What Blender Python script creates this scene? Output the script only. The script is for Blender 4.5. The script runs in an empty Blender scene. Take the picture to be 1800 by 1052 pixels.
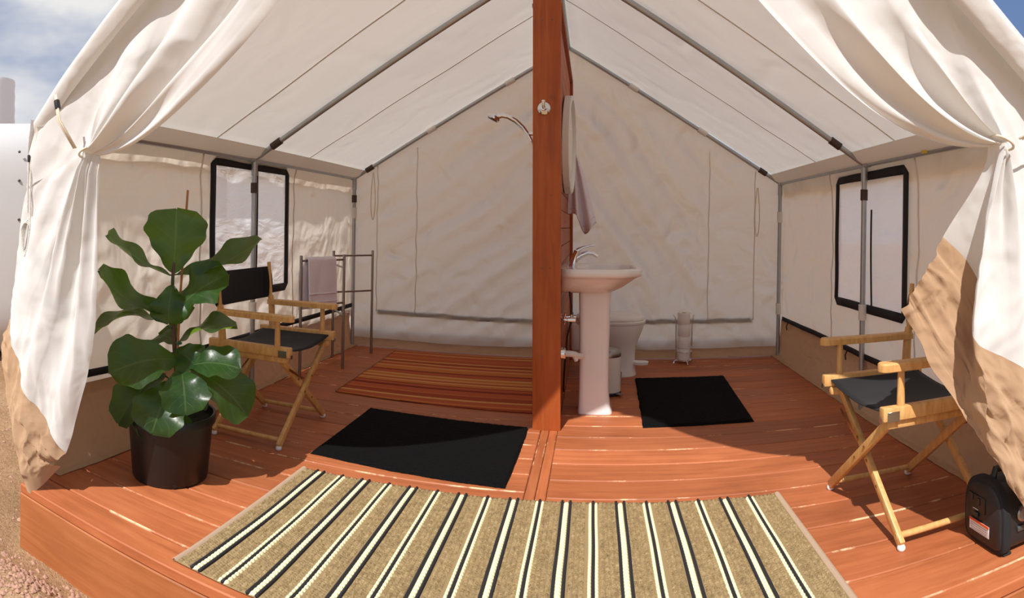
import bpy, bmesh, math, random
import numpy as np
from mathutils import Vector, Matrix, noise
random.seed(7)
PI = math.pi
scene = bpy.context.scene
COL = scene.collection

# ------------------------------------------------------------------ camera (phone panorama: central cylindrical)
R_PX, X_F, Y_0, ROLL, H_CAM = 1057.0, 1042.6, 399.9, -0.016, 1.15
cam_d = bpy.data.cameras.new('camera')
cam_d.type = 'PANO'
cam_d.panorama_type = 'CENTRAL_CYLINDRICAL'
cam_d.central_cylindrical_radius = 1.0
cam_d.central_cylindrical_range_u_min = -X_F / R_PX
cam_d.central_cylindrical_range_u_max = (1800 - X_F) / R_PX
cam_d.central_cylindrical_range_v_min = -(1052 - Y_0) / R_PX
cam_d.central_cylindrical_range_v_max = Y_0 / R_PX
cam_d.clip_start = 0.05
cam = bpy.data.objects.new('camera', cam_d)
COL.objects.link(cam)
_c, _s = math.cos(ROLL), math.sin(ROLL)
cam.matrix_world = Matrix(((_c, _s, 0, 0), (0, 0, -1, 0), (-_s, _c, 0, H_CAM), (0, 0, 0, 1)))
scene.camera = cam

# ------------------------------------------------------------------ view, world, sun
vs = scene.view_settings
vs.view_transform = 'Standard'; vs.look = 'None'; vs.gamma = 1.0; vs.use_curve_mapping = False
vs.exposure = 0.16
scene.cycles.max_bounces = 12
scene.cycles.diffuse_bounces = 8
scene.cycles.transmission_bounces = 8
scene.cycles.transparent_max_bounces = 8

def lin(r, g, b):
    f = lambda c: ((c / 255 + 0.055) / 1.055) ** 2.4 if c > 10.3 else c / 255 / 12.92
    return (f(r), f(g), f(b), 1.0)

world = bpy.data.worlds.new('sky'); scene.world = world; world.use_nodes = True
nt = world.node_tree; nt.nodes.clear()
wo = nt.nodes.new('ShaderNodeOutputWorld'); bg = nt.nodes.new('ShaderNodeBackground')
tc = nt.nodes.new('ShaderNodeTexCoord'); sep = nt.nodes.new('ShaderNodeSeparateXYZ')
nt.links.new(tc.outputs['Generated'], sep.inputs[0])
ramp = nt.nodes.new('ShaderNodeValToRGB')
ramp.color_ramp.elements[0].position = 0.0; ramp.color_ramp.elements[0].color = lin(206, 208, 214)
ramp.color_ramp.elements[1].position = 0.55; ramp.color_ramp.elements[1].color = lin(92, 118, 164)
e = ramp.color_ramp.elements.new(0.2); e.color = lin(112, 136, 178)
nt.links.new(sep.outputs['Z'], ramp.inputs[0])
mp = nt.nodes.new('ShaderNodeMapping'); mp.inputs['Scale'].default_value = (1.0, 1.0, 2.2)
mp.inputs['Location'].default_value = (0.35, 0.1, 0.2)
nt.links.new(tc.outputs['Generated'], mp.inputs[0])
nz = nt.nodes.new('ShaderNodeTexNoise'); nz.inputs['Scale'].default_value = 1.9
nz.inputs['Detail'].default_value = 5; nz.inputs['Roughness'].default_value = 0.55
nt.links.new(mp.outputs[0], nz.inputs['Vector'])
cr = nt.nodes.new('ShaderNodeValToRGB')
cr.color_ramp.elements[0].position = 0.40; cr.color_ramp.elements[1].position = 0.60
nt.links.new(nz.outputs['Fac'], cr.inputs[0])
mx = nt.nodes.new('ShaderNodeMixRGB'); mx.inputs[2].default_value = lin(226, 225, 224)
nt.links.new(cr.outputs[0], mx.inputs[0]); nt.links.new(ramp.outputs[0], mx.inputs[1])
nt.links.new(mx.outputs[0], bg.inputs[0]); bg.inputs[1].default_value = 1.0
nt.links.new(bg.outputs[0], wo.inputs[0])

sun_d = bpy.data.lights.new('sun_offscreen', 'SUN'); sun_d.energy = 4.6; sun_d.angle = math.radians(0.6)
sun_d.color = (1.0, 0.97, 0.935)
sun = bpy.data.objects.new('sun_offscreen', sun_d); COL.objects.link(sun)
sun.rotation_euler = Vector((0.16, 0.81, -1.0)).to_track_quat('-Z', 'Y').to_euler()
sun.location = (-1, -4, 6)

# ------------------------------------------------------------------ materials
class NT:
    def __init__(s, name):
        s.m = bpy.data.materials.new(name); s.m.use_nodes = True
        s.t = s.m.node_tree; s.t.nodes.clear()
        s.out = s.n('OutputMaterial')
    def n(s, t, **kw):
        x = s.t.nodes.new('ShaderNode' + t)
        for k, v in kw.items():
            if k in x.inputs: x.inputs[k].default_value = v
            else: setattr(x, k, v)
        return x
    def l(s, a, b): s.t.links.new(a, b)
    def coord(s, kind='Object', scale=(1, 1, 1), loc=None, rot=None):
        c = s.n('TexCoord'); m = s.n('Mapping'); m.inputs['Scale'].default_value = scale
        if rot: m.inputs['Rotation'].default_value = rot
        s.l(c.outputs[kind], m.inputs['Vector'])
        if loc is not None: s.l(loc, m.inputs['Location'])
        return m.outputs[0]
    def noise(s, vec, scale, detail=4, rough=0.5, dist=0.0, kind=None):
        x = s.n('TexNoise', Scale=scale, Detail=detail, Roughness=rough, Distortion=dist)
        if kind: x.noise_type = kind
        s.l(vec, x.inputs['Vector']); return x.outputs['Fac']
    def ramp(s, fac, stops, interp='LINEAR'):
        r = s.n('ValToRGB'); r.color_ramp.interpolation = interp
        el = r.color_ramp.elements
        while len(el) < len(stops): el.new(0.5)
        for e, (p, c) in zip(el, stops): e.position = p; e.color = c if len(c) == 4 else (*c, 1)
        s.l(fac, r.inputs[0]); return r.outputs[0]
    def mix(s, fac, a, b, mode='MIX'):
        x = s.n('MixRGB', blend_type=mode)
        for i, v in enumerate((fac, a, b)):
            if isinstance(v, bpy.types.NodeSocket): s.l(v, x.inputs[i])
            else: x.inputs[i].default_value = v
        return x.outputs[0]
    def math(s, op, a, b=0.0):
        x = s.n('Math', operation=op)
        for i, v in enumerate((a, b)):
            if isinstance(v, bpy.types.NodeSocket): s.l(v, x.inputs[i])
            else: x.inputs[i].default_value = v
        return x.outputs[0]
    def bump(s, h, strength=0.3, dist=0.01, nrm=None):
        x = s.n('Bump', Strength=strength, Distance=dist); s.l(h, x.inputs['Height'])
        if nrm is not None: s.l(nrm, x.inputs['Normal'])
        return x.outputs[0]
    def principled(s, color, rough=0.5, metal=0.0, nrm=None, spec=0.5, coat=0.0):
        b = s.n('BsdfPrincipled', Roughness=rough if not isinstance(rough, bpy.types.NodeSocket) else 0.5, Metallic=metal)
        if isinstance(color, bpy.types.NodeSocket): s.l(color, b.inputs['Base Color'])
        else: b.inputs['Base Color'].default_value = color
        if isinstance(rough, bpy.types.NodeSocket): s.l(rough, b.inputs['Roughness'])
        b.inputs['Specular IOR Level'].default_value = spec
        b.inputs['Coat Weight'].default_value = coat
        if nrm is not None: s.l(nrm, b.inputs['Normal'])
        s.l(b.outputs[0], s.out.inputs[0]); return b

def plain(name, col, rough=0.5, metal=0.0, spec=0.5, coat=0.0, var=0.0, scale=30):
    m = NT(name)
    if var:
        f = m.noise(m.coord(), scale, 4)
        c = m.mix(f, tuple(x * (1 - var) for x in col[:3]) + (1,), tuple(min(1, x * (1 + var)) for x in col[:3]) + (1,))
        m.principled(c, rough, metal, m.bump(f, 0.15, 0.004), spec, coat)
    else:
        m.principled(col, rough, metal, None, spec, coat)
    return m.m

def canvas(name, col, trans=0.35, tcol=None, crease=0.35, scale=3.0, cdist=0.02):
    m = NT(name); v = m.coord()
    weave = m.noise(v, 900, 1)
    big = m.noise(v, scale, 3, 0.5, 0.6)
    rid = m.noise(v, scale * 1.6, 4, 0.55, 0.8, 'RIDGED_MULTIFRACTAL')
    h = m.math('ADD', m.math('MULTIPLY', rid, 0.5), m.math('MULTIPLY', big, 0.6))
    nb = m.bump(h, crease, cdist)
    nb = m.bump(weave, 0.08, 0.002, nb)
    c2 = m.mix(m.noise(v, 1.3, 4), tuple(x * 0.93 for x in col[:3]) + (1,), col)
    d = m.n('BsdfDiffuse', Roughness=0.6); t = m.n('BsdfTranslucent')
    m.l(c2, d.inputs['Color']); m.l(nb, d.inputs['Normal']); m.l(nb, t.inputs['Normal'])
    t.inputs['Color'].default_value = tcol or col
    mixs = m.n('MixShader'); mixs.inputs[0].default_value = trans
    m.l(d.outputs[0], mixs.inputs[1]); m.l(t.outputs[0], mixs.inputs[2])
    m.l(mixs.outputs[0], m.out.inputs[0])
    return m.m

def stained_wood(name, c_lo, c_mid, c_hi, half=None, axis=0, rough=0.5, knots=0.0, wear=None):
    """painted/stained plank: grain along one local axis, per-object shift, worn pale edges"""
    m = NT(name)
    oi = m.n('ObjectInfo'); off = m.math('MULTIPLY', oi.outputs['Random'], 37.0)
    comb = m.n('CombineXYZ')
    for i in range(3): m.l(off, comb.inputs[i])
    sc = [9, 9, 9]; sc[axis] = 0.7
    v = m.coord('Object', tuple(sc), comb.outputs[0])
    g = m.noise(v, 3.0, 6, 0.6, 0.8)
    v2 = m.coord('Object', (1, 1, 1), comb.outputs[0])
    blot = m.noise(v2, 2.2, 5, 0.6)
    f = m.math('ADD', m.math('MULTIPLY', g, 0.6), m.math('MULTIPLY', blot, 0.4))
    col = m.ramp(f, [(0.34, c_lo), (0.5, c_mid), (0.68, c_hi)])
    tone = m.math('ADD', 0.86, m.math('MULTIPLY', oi.outputs['Random'], 0.26))
    cmb = m.n('CombineXYZ')
    for i in range(3): m.l(tone, cmb.inputs[i])
    col = m.mix(1.0, col, cmb.outputs[0], 'MULTIPLY')
    if knots:
        vk = m.coord('Object', (1, 1, 1), comb.outputs[0])
        vor = m.n('TexVoronoi', Scale=knots); m.l(vk, vor.inputs['Vector'])
        k = m.ramp(vor.outputs['Distance'], [(0.03, (1, 1, 1)), (0.10, (0, 0, 0))])
        col = m.mix(m.math('MULTIPLY', k, 0.55), col, tuple(x * 0.45 for x in c_lo[:3]) + (1,))
    if half:
        tcx = m.n('TexCoord'); sx = m.n('SeparateXYZ'); m.l(tcx.outputs['Object'], sx.inputs[0])
        o = 1 if axis == 0 else 0
        a = m.math('ABSOLUTE', sx.outputs[o])
        edge = m.math('GREATER_THAN', a, half - 0.0052)
        wn = m.noise(m.coord('Object', (2.2, 2.2, 2.2), comb.outputs[0]), 2.0, 6, 0.7)
        w = m.math('MULTIPLY', edge, m.ramp(wn, [(0.53, (0, 0, 0)), (0.62, (1, 1, 1))]))
        col = m.mix(m.math('MULTIPLY', w, 0.85), col, wear)
        sp = m.noise(m.coord('Object', (6, 22, 22) if axis == 0 else (22, 6, 22), comb.outputs[0]), 2.2, 3, 0.5)
        col = m.mix(m.math('MULTIPLY', m.ramp(sp, [(0.755, (0, 0, 0)), (0.80, (1, 1, 1))]), 0.5), col, wear)
    nb = m.bump(g, 0.25, 0.004)
    m.principled(col, m.ramp(blot, [(0.3, (rough - 0.08,) * 3), (0.7, (rough + 0.12,) * 3)]), 0, nb, 0.35)
    return m.m

M = {}
M['canvas_roof'] = canvas('canvas_roof', (0.80, 0.77, 0.72, 1), 0.31, (0.80, 0.745, 0.67, 1), 0.7, 1.6, 0.06)
M['canvas_wall'] = canvas('canvas_wall', (0.84, 0.805, 0.74, 1), 0.57, (0.91, 0.83, 0.71, 1), 1.0, 2.4, 0.10)
M['canvas_flap'] = canvas('canvas_flap', (0.85, 0.835, 0.81, 1), 0.24, (0.84, 0.79, 0.70, 1), 0.9, 2.6, 0.06)
M['canvas_trim'] = canvas('canvas_trim', (0.82, 0.79, 0.73, 1), 0.2, None, 0.2, 4)
M['seam'] = canvas('roof_seam_canvas', (0.80, 0.77, 0.72, 1), 0.04, None, 0.1, 6)
M['seam_soft'] = canvas('wall_seam_canvas', (0.84, 0.805, 0.74, 1), 0.12, None, 0.1, 6)
M['tan'] = canvas('tan_sod_cloth', (0.55, 0.365, 0.225, 1), 0.12, (0.6, 0.35, 0.2, 1), 0.8, 6, 0.04)
M['black_web'] = plain('black_webbing', (0.012, 0.012, 0.014, 1), 0.85, var=0.3, scale=300)
M['deck'] = stained_wood('deck_stain', lin(150, 83, 49), lin(173, 99, 60), lin(190, 114, 72), 0.0905, 0, 0.5, 0.0, lin(232, 190, 148))
M['deck_y'] = stained_wood('deck_stain_long', lin(150, 83, 49), lin(173, 99, 60), lin(190, 114, 72), 0.0223, 1, 0.5, 0.0, lin(232, 190, 148))
M['fascia'] = stained_wood('fascia_stain', lin(150, 88, 50), lin(168, 100, 58), lin(182, 114, 70), None, 0, 0.5, 3.2)
M['post'] = stained_wood('post_stain', lin(146, 70, 30), lin(168, 85, 39), lin(182, 98, 50), None, 2, 0.5, 4.2)
M['partboard'] = stained_wood('partition_stain', lin(146, 70, 30), lin(168, 85, 39), lin(182, 98, 50), None, 1, 0.5, 3.0)
M['sub'] = plain('subfloor', lin(150, 92, 56), 0.9)
M['galv'] = plain('galvanised_pipe', (0.42, 0.44, 0.45, 1), 0.42, 0.75, var=0.12, scale=14)
M['brown_wrap'] = plain('brown_coupling_wrap', (0.055, 0.03, 0.022, 1), 0.6)
M['white_sleeve'] = plain('white_fabric_sleeve', (0.72, 0.70, 0.66, 1), 0.9)
M['yellow'] = plain('yellow_tag', (0.62, 0.48, 0.06, 1), 0.5)
M['cord'] = plain('cream_cord', (0.68, 0.60, 0.46, 1), 0.9, var=0.2, scale=200)
M['rope'] = plain('white_rope', (0.62, 0.60, 0.55, 1), 0.9, var=0.35, scale=160)
M['blackp'] = plain('black_plastic', (0.018, 0.018, 0.019, 1), 0.45)
M['pot'] = plain('black_nursery_pot', (0.008, 0.008, 0.0085, 1), 0.42, var=0.2, scale=20)
M['soil'] = plain('potting_soil', (0.012, 0.009, 0.007, 1), 1.0, var=0.7, scale=90)
M['bark'] = plain('fig_bark', (0.12, 0.075, 0.045, 1), 0.85, var=0.4, scale=60)
M['bamboo'] = plain('bamboo_stake', lin(170, 112, 62), 0.6, var=0.2, scale=20)
M['green_tape'] = plain('green_tape', (0.0, 0.22, 0.12, 1), 0.5)
M['chrome'] = plain('chrome', (0.75, 0.75, 0.76, 1), 0.09, 1.0)
M['steel'] = plain('brushed_steel', (0.33, 0.31, 0.29, 1), 0.33, 1.0)
M['porcelain'] = plain('white_porcelain', (0.82, 0.80, 0.78, 1), 0.12, 0, 0.5, 0.4)
M['toilet_w'] = plain('white_toilet_plastic', (0.84, 0.83, 0.80, 1), 0.22)
M['bin_w'] = plain('cream_enamel', (0.78, 0.75, 0.69, 1), 0.3)
M['paper'] = plain('tissue_paper', (0.82, 0.80, 0.77, 1), 0.95, var=0.05, scale=120)
M['card'] = plain('grey_cardboard', (0.36, 0.29, 0.21, 1), 0.9)
M['pvc'] = plain('white_pvc', (0.72, 0.70, 0.67, 1), 0.4)
M['mirror_frame'] = plain('mirror_white_frame', (0.78, 0.76, 0.72, 1), 0.45)
M['mirror_glass'] = plain('mirror_glass', (0.88, 0.88, 0.86, 1), 0.03, 1.0)
M['sticker_w'] = plain('white_sticker', (0.75, 0.74, 0.72, 1), 0.6)
M['sticker_o'] = plain('orange_sticker', lin(225, 85, 30), 0.6)
M['red'] = plain('red_plastic', lin(150, 30, 30), 0.4)
M['lamp_lens'] = plain('grey_lamp_lens', (0.35, 0.32, 0.30, 1), 0.25, var=0.3, scale=150)
M['white_shell'] = plain('white_shell', (0.60, 0.59, 0.575, 1), 0.45, var=0.03, scale=2)
M['tank'] = plain('white_tank', (0.85, 0.85, 0.86, 1), 0.5)
M['bolt'] = plain('bolt_grey', (0.12, 0.12, 0.12, 1), 0.5, 0.6)
M['glide'] = plain('white_nylon_glide', (0.78, 0.76, 0.72, 1), 0.4)
M['brass'] = plain('brass_bracket', (0.42, 0.27, 0.12, 1), 0.35, 1.0)
M['plaque'] = plain('metal_plaque', (0.42, 0.40, 0.38, 1), 0.28, 1.0)

def mk_beech():
    m = NT('beech_wood'); v = m.coord('Object', (10, 10, 2.5))
    g = m.noise(v, 4, 5, 0.6, 0.6)
    c = m.ramp(g, [(0.3, lin(196, 144, 84)), (0.55, lin(214, 166, 104)), (0.75, lin(226, 184, 124))])
    m.principled(c, 0.42, 0, m.bump(g, 0.1, 0.002), 0.4); return m.m
M['beech'] = mk_beech()

def mk_fabric(name, col, sc=500, b=0.3, d=0.002, rough=0.9):
    m = NT(name); v = m.coord()
    w = m.n('TexVoronoi', Scale=sc); m.l(v, w.inputs['Vector'])
    f = m.noise(v, 6, 3)
    c = m.mix(f, tuple(x * 0.85 for x in col[:3]) + (1,), col)
    bb = m.principled(c, rough, 0, m.bump(w.outputs['Distance'], b, d), 0.15)
    bb.inputs['Sheen Weight'].default_value = 0.12
    return m.m
M['black_canvas'] = mk_fabric('black_canvas', (0.012, 0.012, 0.014, 1), 600, 0.2)
M['towel'] = mk_fabric('lavender_terry', (0.88, 0.83, 0.90, 1), 320, 0.25, 0.003)
M['linen'] = mk_fabric('lavender_towel_cloth', (0.86, 0.80, 0.86, 1), 500, 0.15, 0.002)

def mk_mat():
    m = NT('black_chenille'); v = m.coord('Object', (1, 1, 1))
    w = m.n('TexWave', Scale=38, Distortion=1.2); w.inputs['Detail'].default_value = 2; w.bands_direction = 'Y'
    m.l(v, w.inputs['Vector'])
    n = m.noise(v, 170, 3)
    h = m.math('ADD', m.math('MULTIPLY', w.outputs['Fac'], 0.5), n)
    c = m.mix(n, (0.002, 0.002, 0.0022, 1), (0.008, 0.008, 0.0085, 1))
    m.principled(c, 0.95, 0, m.bump(h, 0.9, 0.008), 0.1); return m.m
M['chenille'] = mk_mat()

def mk_kilim():
    m = NT('kilim_stripes')
    tcx = m.n('TexCoord'); sx = m.n('SeparateXYZ'); m.l(tcx.outputs['Object'], sx.inputs[0])
    wv = m.noise(m.coord('Object', (1.5, 6, 1)), 1.0, 2)
    yy = m.math('ADD', sx.outputs[1], m.math('MULTIPLY', m.math('SUBTRACT', wv, 0.5), 0.012))
    f = m.math('ADD', m.math('MULTIPLY', yy, 1 / 1.56), 0.51)
    R_ = lin(158, 72, 46); O_ = lin(200, 122, 66); G_ = lin(216, 166, 100); D_ = lin(124, 48, 38); T_ = lin(182, 94, 60)
    rk_ = random.Random(12); seq = []; p = 0.0; last = None
    wide_ = [T_, O_, T_, R_]; thin_ = [G_, D_, G_, G_, R_, O_]
    for i in range(31):
        c = rk_.choice([x for x in (thin_ if i % 2 else wide_) if x is not last]); seq.append((p, c)); last = c
        p += rk_.uniform(.010, .026) if i % 2 else rk_.uniform(.025, .065)
    k = 1.0 / p; seq = [(q * k, c) for q, c in seq]
    c = m.ramp(f, seq, 'CONSTANT')
    fine = m.noise(m.coord('Object', (0.3, 60, 1)), 2.0, 2)
    c = m.mix(m.ramp(fine, [(0.5, (0, 0, 0)), (0.62, (.6, .6, .6))]), c, T_)
    n = m.noise(m.coord('Object', (1, 1, 1)), 260, 2)
    m.principled(m.mix(m.math('MULTIPLY', n, 0.25), c, lin(90, 44, 28)), 0.95, 0, m.bump(n, 0.4, 0.003), 0.1); return m.m
M['kilim'] = mk_kilim()

def mk_seagrass():
    m = NT('seagrass_weave'); v = m.coord()
    n = m.noise(v, 55, 4, 0.7); n2 = m.noise(v, 260, 2)
    c = m.ramp(m.math('ADD', m.math('MULTIPLY', n, 0.6), m.math('MULTIPLY', n2, 0.4)),
               [(0.32, lin(94, 76, 48)), (0.5, lin(143, 121, 85)), (0.68, lin(176, 154, 114))])
    m.principled(c, 0.8, 0, m.bump(n2, 0.4, 0.003), 0.2); return m.m
M['seagrass'] = mk_seagrass()
M['rug_base'] = plain('rug_base', lin(143, 121, 85), 0.95)
M['cream_cord2'] = plain('cream_rug_cord', lin(238, 226, 180), 0.85, var=0.08, scale=120)
M['black_cord'] = plain('black_rug_cord', (0.014, 0.013, 0.016, 1), 0.8)
M['binding'] = plain('rug_binding', lin(176, 150, 126), 0.9, var=0.15, scale=200)

def mk_leaf():
    m = NT('fig_leaf')
    uv = m.n('UVMap'); sx = m.n('SeparateXYZ'); m.l(uv.outputs[0], sx.inputs[0])
    u, vv = sx.outputs[0], sx.outputs[1]
    a = m.math('ABSOLUTE', m.math('SUBTRACT', vv, 0.5))
    mid = m.math('LESS_THAN', a, 0.018)
    ph = m.math('SUBTRACT', m.math('MULTIPLY', u, 7.0), m.math('MULTIPLY', a, 4.6))
    fr = m.math('ABSOLUTE', m.math('SUBTRACT', m.math('FRACT', ph), 0.5))
    side = m.math('LESS_THAN', fr, 0.032)
    vein = m.math('MAXIMUM', mid, m.math('MULTIPLY', side, 0.7))
    n = m.noise(m.coord(), 22, 4)
    base = m.ramp(n, [(0.3, (0.012, 0.042, 0.014, 1)), (0.7, (0.026, 0.078, 0.020, 1))])
    col = m.mix(m.math('MULTIPLY', vein, 0.55), base, (0.11, 0.17, 0.06, 1))
    nb = m.bump(m.math('ADD', m.math('MULTIPLY', vein, -0.6), n), 0.35, 0.006)
    p = m.n('BsdfPrincipled', Roughness=0.32); m.l(col, p.inputs['Base Color']); m.l(nb, p.inputs['Normal'])
    t = m.n('BsdfTranslucent'); t.inputs['Color'].default_value = (0.24, 0.46, 0.04, 1)
    ms = m.n('MixShader'); ms.inputs[0].default_value = 0.38
    m.l(p.outputs[0], ms.inputs[1]); m.l(t.outputs[0], ms.inputs[2]); m.l(ms.outputs[0], m.out.inputs[0])
    return m.m
M['leaf'] = mk_leaf()

def mk_pane():
    m = NT('frosted_vinyl'); v = m.coord()
    rid = m.noise(v, 3.2, 5, 0.6, 1.2, 'RIDGED_MULTIFRACTAL'); n = m.noise(m.coord('Object', (1, 1, 2.5)), 4, 4, 0.5, 1.0)
    nb = m.bump(m.math('ADD', rid, n), 0.6, 0.03)
    t = m.n('BsdfTranslucent'); t.inputs['Color'].default_value = (0.95, 0.95, 0.96, 1); m.l(nb, t.inputs['Normal'])
    tr = m.n('BsdfTransparent'); tr.inputs['Color'].default_value = (0.9, 0.9, 0.92, 1)
    g = m.n('BsdfGlossy', Roughness=0.22); g.inputs['Color'].default_value = (0.9, 0.9, 0.9, 1); m.l(nb, g.inputs['Normal'])
    d = m.n('BsdfDiffuse'); d.inputs['Color'].default_value = (0.75, 0.74, 0.73, 1); m.l(nb, d.inputs['Normal'])
    a = m.n('MixShader'); a.inputs[0].default_value = 0.14; m.l(t.outputs[0], a.inputs[1]); m.l(tr.outputs[0], a.inputs[2])
    b = m.n('MixShader'); b.inputs[0].default_value = 0.22; m.l(a.outputs[0], b.inputs[1]); m.l(d.outputs[0], b.inputs[2])
    c = m.n('MixShader'); c.inputs[0].default_value = 0.10; m.l(b.outputs[0], c.inputs[1]); m.l(g.outputs[0], c.inputs[2])
    m.l(c.outputs[0], m.out.inputs[0]); return m.m
M['pane'] = mk_pane()

def mk_ground():
    m = NT('sandy_gravel'); v = m.coord()
    n1 = m.noise(v, 1.6, 6, 0.6); n2 = m.noise(v, 46, 5, 0.7); n3 = m.noise(v, 190, 3, 0.6)
    f = m.math('ADD', m.math('MULTIPLY', n1, 0.35), m.math('ADD', m.math('MULTIPLY', n2, 0.4), m.math('MULTIPLY', n3, 0.25)))
    c = m.ramp(f, [(0.33, lin(140, 104, 76)), (0.5, lin(190, 150, 112)), (0.66, lin(222, 190, 152))])
    m.principled(c, 0.95, 0, m.bump(m.math('ADD', n2, m.math('MULTIPLY', n3, 0.6)), 0.8, 0.03), 0.15); return m.m
M['ground'] = mk_ground()
M['pebble'] = plain('pebbles', lin(176, 136, 114), 0.9, var=0.35, scale=14)

# ------------------------------------------------------------------ mesh builder
class MB:
    def __init__(s): s.v = []; s.f = []; s.uv = None
    def add(s, vs_, fs_):
        o = len(s.v); s.v.extend([tuple(p) for p in vs_]); s.f.extend([tuple(i + o for i in f) for f in fs_]); return s
    def box(s, c, d, rot=None):
        pts = [Vector((x * d[0] / 2, y * d[1] / 2, z * d[2] / 2)) for x in (-1, 1) for y in (-1, 1) for z in (-1, 1)]
        if rot is not None: pts = [rot @ p for p in pts]
        c = Vector(c)
        return s.add([p + c for p in pts], [(0, 1, 3, 2), (4, 6, 7, 5), (0, 4, 5, 1), (2, 3, 7, 6), (0, 2, 6, 4), (1, 5, 7, 3)])
    def rbox(s, c, d, r=0.005, seg=2, rot=None):
        bm = bmesh.new(); bmesh.ops.create_cube(bm, size=1.0)
        for v in bm.verts: v.co = Vector((v.co.x * d[0], v.co.y * d[1], v.co.z * d[2]))
        bmesh.ops.bevel(bm, geom=bm.edges[:], offset=min(r, min(d) * 0.49), segments=seg, profile=0.5, affect='EDGES')
        bm.verts.index_update()
        c = Vector(c); vv = [(rot @ v.co if rot is not None else v.co) + c for v in bm.verts]
        s.add(vv, [[v.index for v in f.verts] for f in bm.faces]); bm.free(); return s
    def bar(s, p0, p1, w, t, up=(0, 1, 0), r=0.004):
        """rounded board from p0 to p1; t measured along 'up', w across"""
        p0, p1 = Vector(p0), Vector(p1); a = (p1 - p0); L = a.length; a.normalize()
        u = Vector(up); u = (u - a * u.dot(a)).normalized(); w_ = u.cross(a)
        rot = Matrix((w_, u, a)).transposed()
        return s.rbox((p0 + p1) / 2, (w, t, L), r, 2, rot)
    def tube(s, pts, r, seg=10, closed=False, caps=True):
        pts = [Vector(p) for p in pts]; n = len(pts); rr = r if hasattr(r, '__len__') else [r] * n
        tang = []
        for i in range(n):
            a = pts[(i - 1) % n] if (closed or i > 0) else pts[i]; b = pts[(i + 1) % n] if (closed or i < n - 1) else pts[i]
            tang.append((b - a).normalized())
        t0 = tang[0]; ref = Vector((0, 0, 1)) if abs(t0.z) < 0.9 else Vector((1, 0, 0))
        nrm = (ref - t0 * ref.dot(t0)).normalized(); vs_ = []; fs_ = []
        for i in range(n):
            t = tang[i]; nrm = (nrm - t * nrm.dot(t)).normalized(); b = t.cross(nrm)
            for k in range(seg):
                a = 2 * PI * k / seg
                vs_.append(pts[i] + (nrm * math.cos(a) + b * math.sin(a)) * rr[i])
        for i in range(n if closed else n - 1):
            j = (i + 1) % n
            for k in range(seg):
                l = (k + 1) % seg
                fs_.append((i * seg + k, i * seg + l, j * seg + l, j * seg + k))
        if caps and not closed:
            fs_.append(tuple(range(seg - 1, -1, -1))); fs_.append(tuple((n - 1) * seg + k for k in range(seg)))
        return s.add(vs_, fs_)
    def lathe(s, prof, c=(0, 0, 0), seg=32, rot=None, caps=True):
        c = Vector(c); vs_ = []; fs_ = []
        for r, z in prof:
            for k in range(seg):
                p = Vector((r * math.cos(2 * PI * k / seg), r * math.sin(2 * PI * k / seg), z))
                vs_.append((rot @ p if rot is not None else p) + c)
        for i in range(len(prof) - 1):
            for k in range(seg):
                l = (k + 1) % seg; fs_.append((i * seg + k, i * seg + l, (i + 1) * seg + l, (i + 1) * seg + k))
        if caps:
            fs_.append(tuple(range(seg - 1, -1, -1))); fs_.append(tuple((len(prof) - 1) * seg + k for k in range(seg)))
        return s.add(vs_, fs_)
    def loft(s, rings, caps=(True, True)):
        n = len(rings[0]); vs_ = [p for r in rings for p in r]; fs_ = []
        for i in range(len(rings) - 1):
            for k in range(n):
                l = (k + 1) % n; fs_.append((i * n + k, i * n + l, (i + 1) * n + l, (i + 1) * n + k))
        if caps[0]: fs_.append(tuple(range(n - 1, -1, -1)))
        if caps[1]: fs_.append(tuple((len(rings) - 1) * n + k for k in range(n)))
        return s.add(vs_, fs_)
    def grid(s, fn, us, vs_, skip=None):
        pts = [fn(u, v) for v in vs_ for u in us]; nu = len(us); fs_ = []
        for j in range(len(vs_) - 1):
            for i in range(nu - 1):
                if skip and skip((us[i] + us[i + 1]) / 2, (vs_[j] + vs_[j + 1]) / 2): continue
                fs_.append((j * nu + i, j * nu + i + 1, (j + 1) * nu + i + 1, (j + 1) * nu + i))
        return s.add(pts, fs_)
    def build(s, name, mat, parent=None, smooth=40, thick=None, sub=0):
        me = bpy.data.meshes.new(name); me.from_pydata(s.v, [], s.f); me.update()
        if s.uv:
            ul = me.uv_layers.new(name='UVMap')
            for lp in me.loops: ul.data[lp.index].uv = s.uv[lp.vertex_index]
        if smooth:
            me.shade_smooth(); me.set_sharp_from_angle(angle=math.radians(smooth))
        me.materials.append(M[mat]); o = bpy.data.objects.new(name, me); COL.objects.link(o)
        if parent: o.parent = parent
        if thick: md = o.modifiers.new('thickness', 'SOLIDIFY'); md.thickness = thick; md.offset = 0
        if sub: md = o.modifiers.new('smooth', 'SUBSURF'); md.levels = sub; md.render_levels = sub
        return o

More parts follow.
